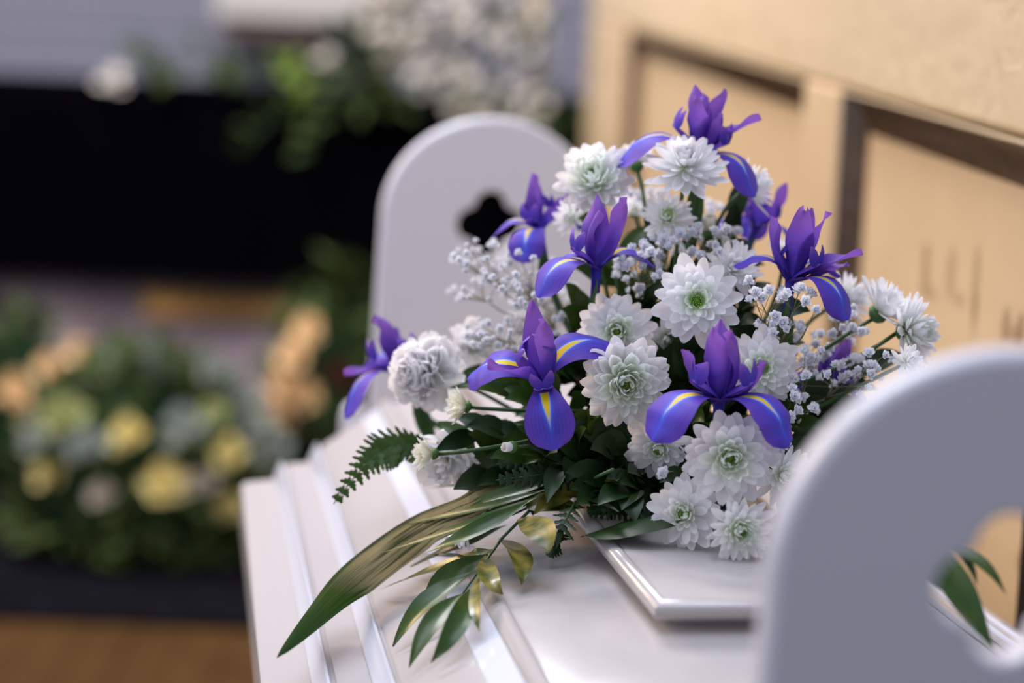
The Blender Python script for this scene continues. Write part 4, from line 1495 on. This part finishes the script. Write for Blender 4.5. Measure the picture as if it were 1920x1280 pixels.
# green leaves of the near-right side, seen through the clover hole
t = thing('lance_leaves', 'drooping lance leaves seen through the near board\'s clover hole', 'leaf sprig', on_lid(1720, 1000, 0.03))
ZL = (on_lid(1862, 1215, 0.025) - CAM).dot(FW)
leaf_part('leaf', t, P(1738, 1005, ZL + 0.05), P(1790, 1100, ZL + 0.02), P(1862, 1215, ZL), pxs(66, 1.85), CA + Vector((0.3, 0, 0.3)), M['leaf'], fold=0.2)
leaf_part('leaf', t, P(1770, 1025, ZL + 0.05), P(1845, 1035, ZL + 0.03), P(1886, 1114, ZL + 0.02), pxs(27, 1.85), CA + Vector((0.3, 0, .6)), M['leaf'], fold=0.2)
leaf_part('leaf', t, P(1790, 1030, ZL + 0.05), P(1824, 1050, ZL + 0.03), P(1832, 1098, ZL + 0.03), pxs(14, 1.85), CA, M['leaf_dark'], fold=0.2)
leaf_part('leaf', t, P(1700, 1020, ZL + 0.05), P(1765, 1075, ZL + 0.03), P(1812, 1135, ZL + 0.02), pxs(48, 1.85), CA + Vector((0, 0, .4)), M['leaf'], fold=0.2)
b = MB()
b.tube([P(1480, 890, 2.12), on_lid(1600, 930, 0.05), on_lid(1700, 985, 0.035), P(1765, 1022, ZL + 0.05)], 0.0018, 0.0010, 5)
b.obj('stem', M['stem'], t)

# the foam that holds the stems
bx = MB()
cc = W(0.0, 0, 0)
q = CORE - ORG
cu, cv = q.dot(NX), q.dot(AX)
fo = thing('floral_foam', 'dark green foam block hidden under the flowers on the coffin lid', 'foam', W(cu, cv, ZT))
vs, fs = [], []
prof = [(0.085, 0.0), (0.088, 0.02), (0.080, 0.05), (0.06, 0.068), (0.001, 0.074)]
n_ = 20
for (r_, z_) in prof:
    for k in range(n_):
        a = 2 * math.pi * k / n_
        rr_ = r_ * (1 + 0.06 * math.sin(3 * a + z_ * 60))
        vs.append(W(cu + rr_ * math.cos(a), cv + 1.25 * rr_ * math.sin(a), ZT + 0.001 + z_))
for i in range(len(prof) - 1):
    for k in range(n_):
        fs.append((i * n_ + k, i * n_ + (k + 1) % n_, (i + 1) * n_ + (k + 1) % n_, (i + 1) * n_ + k))
fs += [tuple(range(n_))[::-1], tuple((len(prof) - 1) * n_ + k for k in range(n_))]
bx.add(vs, fs)
bx.obj('block', M['foam'], fo)


# ------------------------------------------------------------------ blurred flowers in the background
def ball_flower(name, label, pos, diam, mk, seed, group, n=26, kind='frill', face=None):
    rnd = random.Random(seed)
    t = thing(name, label, 'flower', pos, group)
    F3 = frame(face or fc(rnd.uniform(-.3, .3), 0.5, 0.8))
    for i in range(n):
        q = (i + .5) / n
        az = i * 2.4
        el = math.radians(86) * (1 - q ** 0.7) + 0.1
        Ln = diam / 2 * (0.45 + 0.55 * q)
        _, me = pet_mesh(kind, mk, rnd.randrange(4))
        link('petal', me, t, rotM(F3 @ Matrix.Rotation(az, 3, 'Z') @ Matrix.Rotation(-el, 3, 'Y') @ Matrix.Diagonal((Ln, Ln, Ln)), F3 @ Vector((0, 0, -0.2 * diam * q))))
    return t


def mound(name, label, cat, cpos, rx, ry, rz, n, L, w, mk, seed, base=0.0):
    """a cushion of leaves: pot/foam core plus leaves (stuff: too blurred to tell apart)"""
    rnd = random.Random(seed)
    t = thing(name, label, cat, (cpos.x, cpos.y, base))
    b = MB()
    prof = [(1.0, 0.0), (0.98, 0.3), (0.82, 0.62), (0.5, 0.88), (0.02, 1.0)]
    vs, fs = [], []
    n_ = 18
    for (r_, z_) in prof:
        for k in range(n_):
            a = 2 * math.pi * k / n_
            vs.append((cpos.x + rx * 0.86 * r_ * math.cos(a), cpos.y + ry * 0.86 * r_ * math.sin(a), base + rz * 0.9 * z_))
    for i in range(len(prof) - 1):
        for k in range(n_):
            fs.append((i * n_ + k, i * n_ + (k + 1) % n_, (i + 1) * n_ + (k + 1) % n_, (i + 1) * n_ + k))
    fs += [tuple(range(n_))[::-1], tuple((len(prof) - 1) * n_ + k for k in range(n_))]
    b.add(vs, fs)
    b.obj('core', M['foam'], t)
    lb = MB()
    for i in range(n):
        a = rnd.uniform(0, 6.283)
        e = math.asin(rnd.uniform(0.02, 1))
        nrm = Vector((math.cos(a) * math.cos(e), math.sin(a) * math.cos(e), math.sin(e)))
        p = Vector((cpos.x + rx * nrm.x * 0.9, cpos.y + ry * nrm.y * 0.9, base + rz * nrm.z * 0.9))
        dr = (nrm + Vector((rnd.uniform(-1, 1), rnd.uniform(-1, 1), rnd.uniform(-.8, .6)))).normalized()
        tip = p + dr * L * rnd.uniform(.6, 1.2)
        p.z, tip.z = max(p.z, base + w), max(tip.z, base + w)
        lb.add(*leaf_data(p, (p + tip) / 2 + nrm * L * 0.15, tip, w, nrm, nl=4))
    o = lb.obj('foliage', M[mk], t)
    o['kind'] = 'stuff'
    return t


def along(px, py, y):
    return on_y(px, py, y)


# round flower cushion on the floor, left
YC = 5.5
mc = along(275, 1000, YC)
mound('flower_cushion', 'round cushion of dark leaves carrying cream roses on the carpet', 'flower arrangement', mc, 0.31, 0.26, 0.50, 520, 0.09, 0.035, 'bg_leaf', 3, 0.0125)
RS = [(90, 880, 96, 'rose', 'leftmost cream rose in the floor cushion'), (238, 812, 104, 'rose', 'tall cream rose at the middle of the floor cushion'),
      (306, 903, 122, 'rose', 'largest cream rose at the front of the floor cushion'), (428, 850, 98, 'rose', 'cream rose at the right of the floor cushion'),
      (432, 950, 92, 'rose', 'cream rose beside the white coffin edge'), (118, 778, 130, 'rose_green', 'pale green rose at the upper left of the floor cushion'),
      (208, 722, 130, 'rose_green', 'pale green rose near the top of the floor cushion'), (365, 715, 96, 'rose_green', 'lime green rose at the upper right of the floor cushion'),
      (290, 678, 124, 'hydrangea', 'grey-green bloom at the very top of the floor cushion'), (345, 795, 120, 'hydrangea', 'grey-green bloom right of the tall cream rose'),
      (440, 748, 128, 'hydrangea', 'grey-green bloom at the right shoulder of the floor cushion'), (505, 838, 110, 'hydrangea', 'grey-green bloom nearest the coffin edge'),
      (160, 830, 110, 'hydrangea', 'grey-green bloom left of the tall cream rose'), (190, 925, 80, 'bg_white', 'greyish white bloom between the front roses'),
      (225, 668, 104, 'hydrangea', 'grey-green bloom at the upper left edge of the cushion top'), (395, 690, 100, 'hydrangea', 'grey-green bloom between the lime rose and the right shoulder'),
      (285, 748, 116, 'hydrangea', 'grey-green bloom in the middle above the tall cream rose'), (160, 745, 96, 'hydrangea', 'grey-green bloom between the two pale green roses'),
      (70, 815, 96, 'hydrangea', 'grey-green bloom above the leftmost cream rose'), (480, 790, 100, 'hydrangea', 'grey-green bloom under the right shoulder of the cushion'),
      (395, 775, 84, 'rose_green', 'pale green rose between the two right-hand grey-green blooms'), (372, 905, 80, 'bg_white', 'greyish white bloom right of the largest cream rose')]
for i, (px, py, d, mk, lb) in enumerate(RS):
    off = math.hypot((px - 275) / 260, 0)
    p = along(px, py, YC - 0.26 + 0.16 * off * off)
    if py < 760:
        p = along(px, py, YC - 0.05)
    ball_flower('rose' if 'rose' in mk else 'hydrangea' if mk == 'hydrangea' else 'white_bloom', lb, p, d * p.y / FPX * 0.95, mk, 200 + i, 'flowers of the floor cushion', 24)
# peach flowers behind, left and right
mound('flower_basket', 'peach flower basket at the far left behind the cream rose cushion', 'flower arrangement', along(20, 900, 6.2), 0.20, 0.16, 0.46, 140, 0.09, 0.035, 'bg_leaf', 5, 0.0125)
for i, (px, py, d, lb) in enumerate([(28, 735, 100, 'peach bloom at the picture\'s left edge'), (92, 690, 80, 'peach bloom in the middle of the left row'), (150, 662, 84, 'peach bloom touching the top of the grey-green cushion'), (60, 790, 80, 'peach bloom low in the left row')]):
    ball_flower('peach_rose', lb, along(px, py, 6.0), d * 6.0 / FPX, 'peach', 300 + i, 'peach blooms left of the cushion', 22)
mound('flower_basket', 'dark leafy basket with peach flowers between cushion and arched board', 'flower arrangement', along(640, 800, 6.3), 0.17, 0.14, 0.60, 240, 0.12, 0.035, 'bg_leaf', 6, 0.0125)
for i, (px, py, d, lb) in enumerate([(575, 618, 84, 'topmost peach bloom in the right-hand basket'), (545, 668, 92, 'peach bloom second from the top of the right-hand basket'), (528, 725, 92, 'peach bloom in the middle of the right-hand basket'), (520, 775, 76, 'lowest peach bloom of the right-hand basket'), (575, 740, 76, 'orange-shaded bloom at the dark side of the right-hand basket')]):
    ball_flower('peach_rose', lb, along(px, py, 6.1), d * 6.1 / FPX, 'peach', 320 + i, 'peach blooms in the right-hand basket', 22)
ball_flower('dark_red_rose', 'dark red bloom deep in the right-hand basket', along(638, 705, 6.15), 0.09, 'red_dark', 330, None, 22)
ball_flower('dark_red_rose', 'rusty red bloom by the foot of the right-hand basket', along(555, 800, 6.15), 0.08, 'red_dark', 331, None, 22)


# greenery and flowers on the black table
def plant(label, pos, tips, L, w, mk, seed, name='trailing_greenery'):
    rnd = random.Random(seed)
    t = thing(name, label, 'plant', pos)
    for k, (tip, n) in enumerate(tips):
        mid = (pos + tip) / 2 + Vector((0, -0.04, 0.05))
        pts = bez(pos, mid, tip, 6)
        b = MB()
        b.tube(pts, 0.004, 0.002, 4)
        b.obj('stem', M['stem'], t)
        for i in range(n):
            p = pts[min(6, 1 + int(5.99 * i / n))]
            dr = Vector((rnd.uniform(-1, 1), rnd.uniform(-.8, -.1), rnd.uniform(-.5, .9))).normalized()
            q_ = p + dr * L * rnd.uniform(.7, 1.2)
            leaf_part('leaf', t, p, (p + q_) / 2 + Vector((0, 0, 0.015)), q_, w, Vector((rnd.uniform(-.5, .5), -0.5, 1)), M[mk], nl=5)


YT = YB - 0.06
plant('dark green leafy stems beside the white lily on the black cloth', along(300, 175, YT + .1), [(along(262, 95, YT + .1), 9), (along(255, 60, YT + .1), 2), (along(320, 130, YT), 7)], 0.085, 0.045, 'bg_leaf', 1)
plant('dark green leaf clump at the middle of the black cloth', along(420, 180, YT + .1), [(along(382, 95, YT + .1), 8), (along(430, 140, YT), 8)], 0.08, 0.045, 'bg_leaf', 2)
plant('lime-leaved trailing plant hanging down over the black cloth', along(560, 135, YB + 0.04), [(along(545, 200, YT - .08), 10), (along(470, 165, YT - .05), 3)], 0.055, 0.04, 'lime', 3)
plant('olive trailing stems falling over the black cloth front', along(625, 138, YB + 0.06), [(along(445, 290, YT - .16), 7), (along(580, 290, YT - .16), 7), (along(630, 230, YT - .16), 8)], 0.07, 0.04, 'bg_leaf', 4)
plant('tall dark green foliage left of the white flower mass', along(680, 190, YT), [(along(655, 55, YT), 10), (along(720, 110, YT), 12), (along(640, 110, YT), 8), (along(740, 200, YT), 9)], 0.10, 0.05, 'bg_leaf', 5)
plant('dark foliage below the white flower mass near the gold screen', along(1040, 270, YT), [(along(1050, 195, YT), 12), (along(1075, 230, YT), 12), (along(1010, 240, YT), 8)], 0.09, 0.05, 'bg_leaf', 6)
ball_flower('white_lily', 'single white lily standing on the black cloth at left', along(212, 150, YT), 0.15, 'bg_white', 400, None, 9, 'broad', fc(-0.25, 0.7, 0.6))
ball_flower('white_lily', 'second white lily, half hidden by the dark leaves', along(610, 110, YT), 0.11, 'bg_white', 401, None, 9, 'broad', fc(-0.25, 0.7, 0.6))
rnd = random.Random(9)
wb_ = thing('white_flower_mass', 'large blurred bouquet of small cream white flowers beside the gold screen', 'flower arrangement', along(870, 200, YT + .1))
b = MB()
cen = along(870, 120, YT + 0.15)
MEG = [pet_mesh('frill', 'bg_white', k)[1] for k in range(4)]
for i in range(150):
    px = rnd.uniform(690, 1030)
    lim = 30 + (px - 690) * 0.55 + 120
    py = rnd.uniform(-60, min(250, 120 + (px - 690) * 0.62))
    p = along(px, py, YT + rnd.uniform(-0.05, 0.16))
    if p.z < ztop_l + 0.035:
        p = along(px, py, YT - rnd.uniform(0.07, 0.16))
    F3 = frame(fc(rnd.uniform(-.6, .6), rnd.uniform(0, .8), 0.8))
    Ln = rnd.uniform(0.022, 0.034)
    bb = MB()
    for k in range(7):
        bb.merge(pet_mesh('frill', 'bg_white', k % 4)[0], rotM(F3 @ Matrix.Rotation(k * 0.9, 3, 'Z') @ Matrix.Rotation(-0.35 - 0.1 * (k % 2), 3, 'Y') * Ln, Vector(p)))
    bb.obj('blossom', M['bg_white'], wb_)
cb = MB()
for i in range(90):
    px = rnd.uniform(700, 1030)
    py = rnd.uniform(0, min(250, 110 + (px - 690) * 0.6))
    p = along(px, py, YT + rnd.uniform(0.02, 0.2))
    if p.z < ztop_l + 0.07:
        p = along(px, py, YT - rnd.uniform(0.11, 0.16))
    dr = Vector((rnd.uniform(-1, 1), -.2, rnd.uniform(-1, 1))).normalized()
    cb.add(*leaf_data(p, p + dr * 0.03, p + dr * 0.06, 0.025, fc(0, .3, 1), nl=4))
o = cb.obj('foliage', M['bg_leaf'], wb_)
o['kind'] = 'stuff'

# amber candle and the warm wall piece next to the gold screen
cp = along(1000, 105, YT + 0.25)
t = thing('candle', 'amber coloured candle standing behind the white flower mass', 'candle', (cp.x, cp.y, ztop_l))
b = MB()
b.lathe([(0.021, ztop_l), (0.021, cp.z + 0.22), (0.017, cp.z + 0.228), (0.004, cp.z + 0.222)], Matrix.Translation((cp.x, cp.y, 0)), 16)
b.obj('wax', M['amber'], t)
b = MB()
b.tube([(cp.x, cp.y, cp.z + 0.22), (cp.x + 0.001, cp.y, cp.z + 0.236)], 0.0015, 0.001, 5)
b.obj('wick', M['pot'], t)
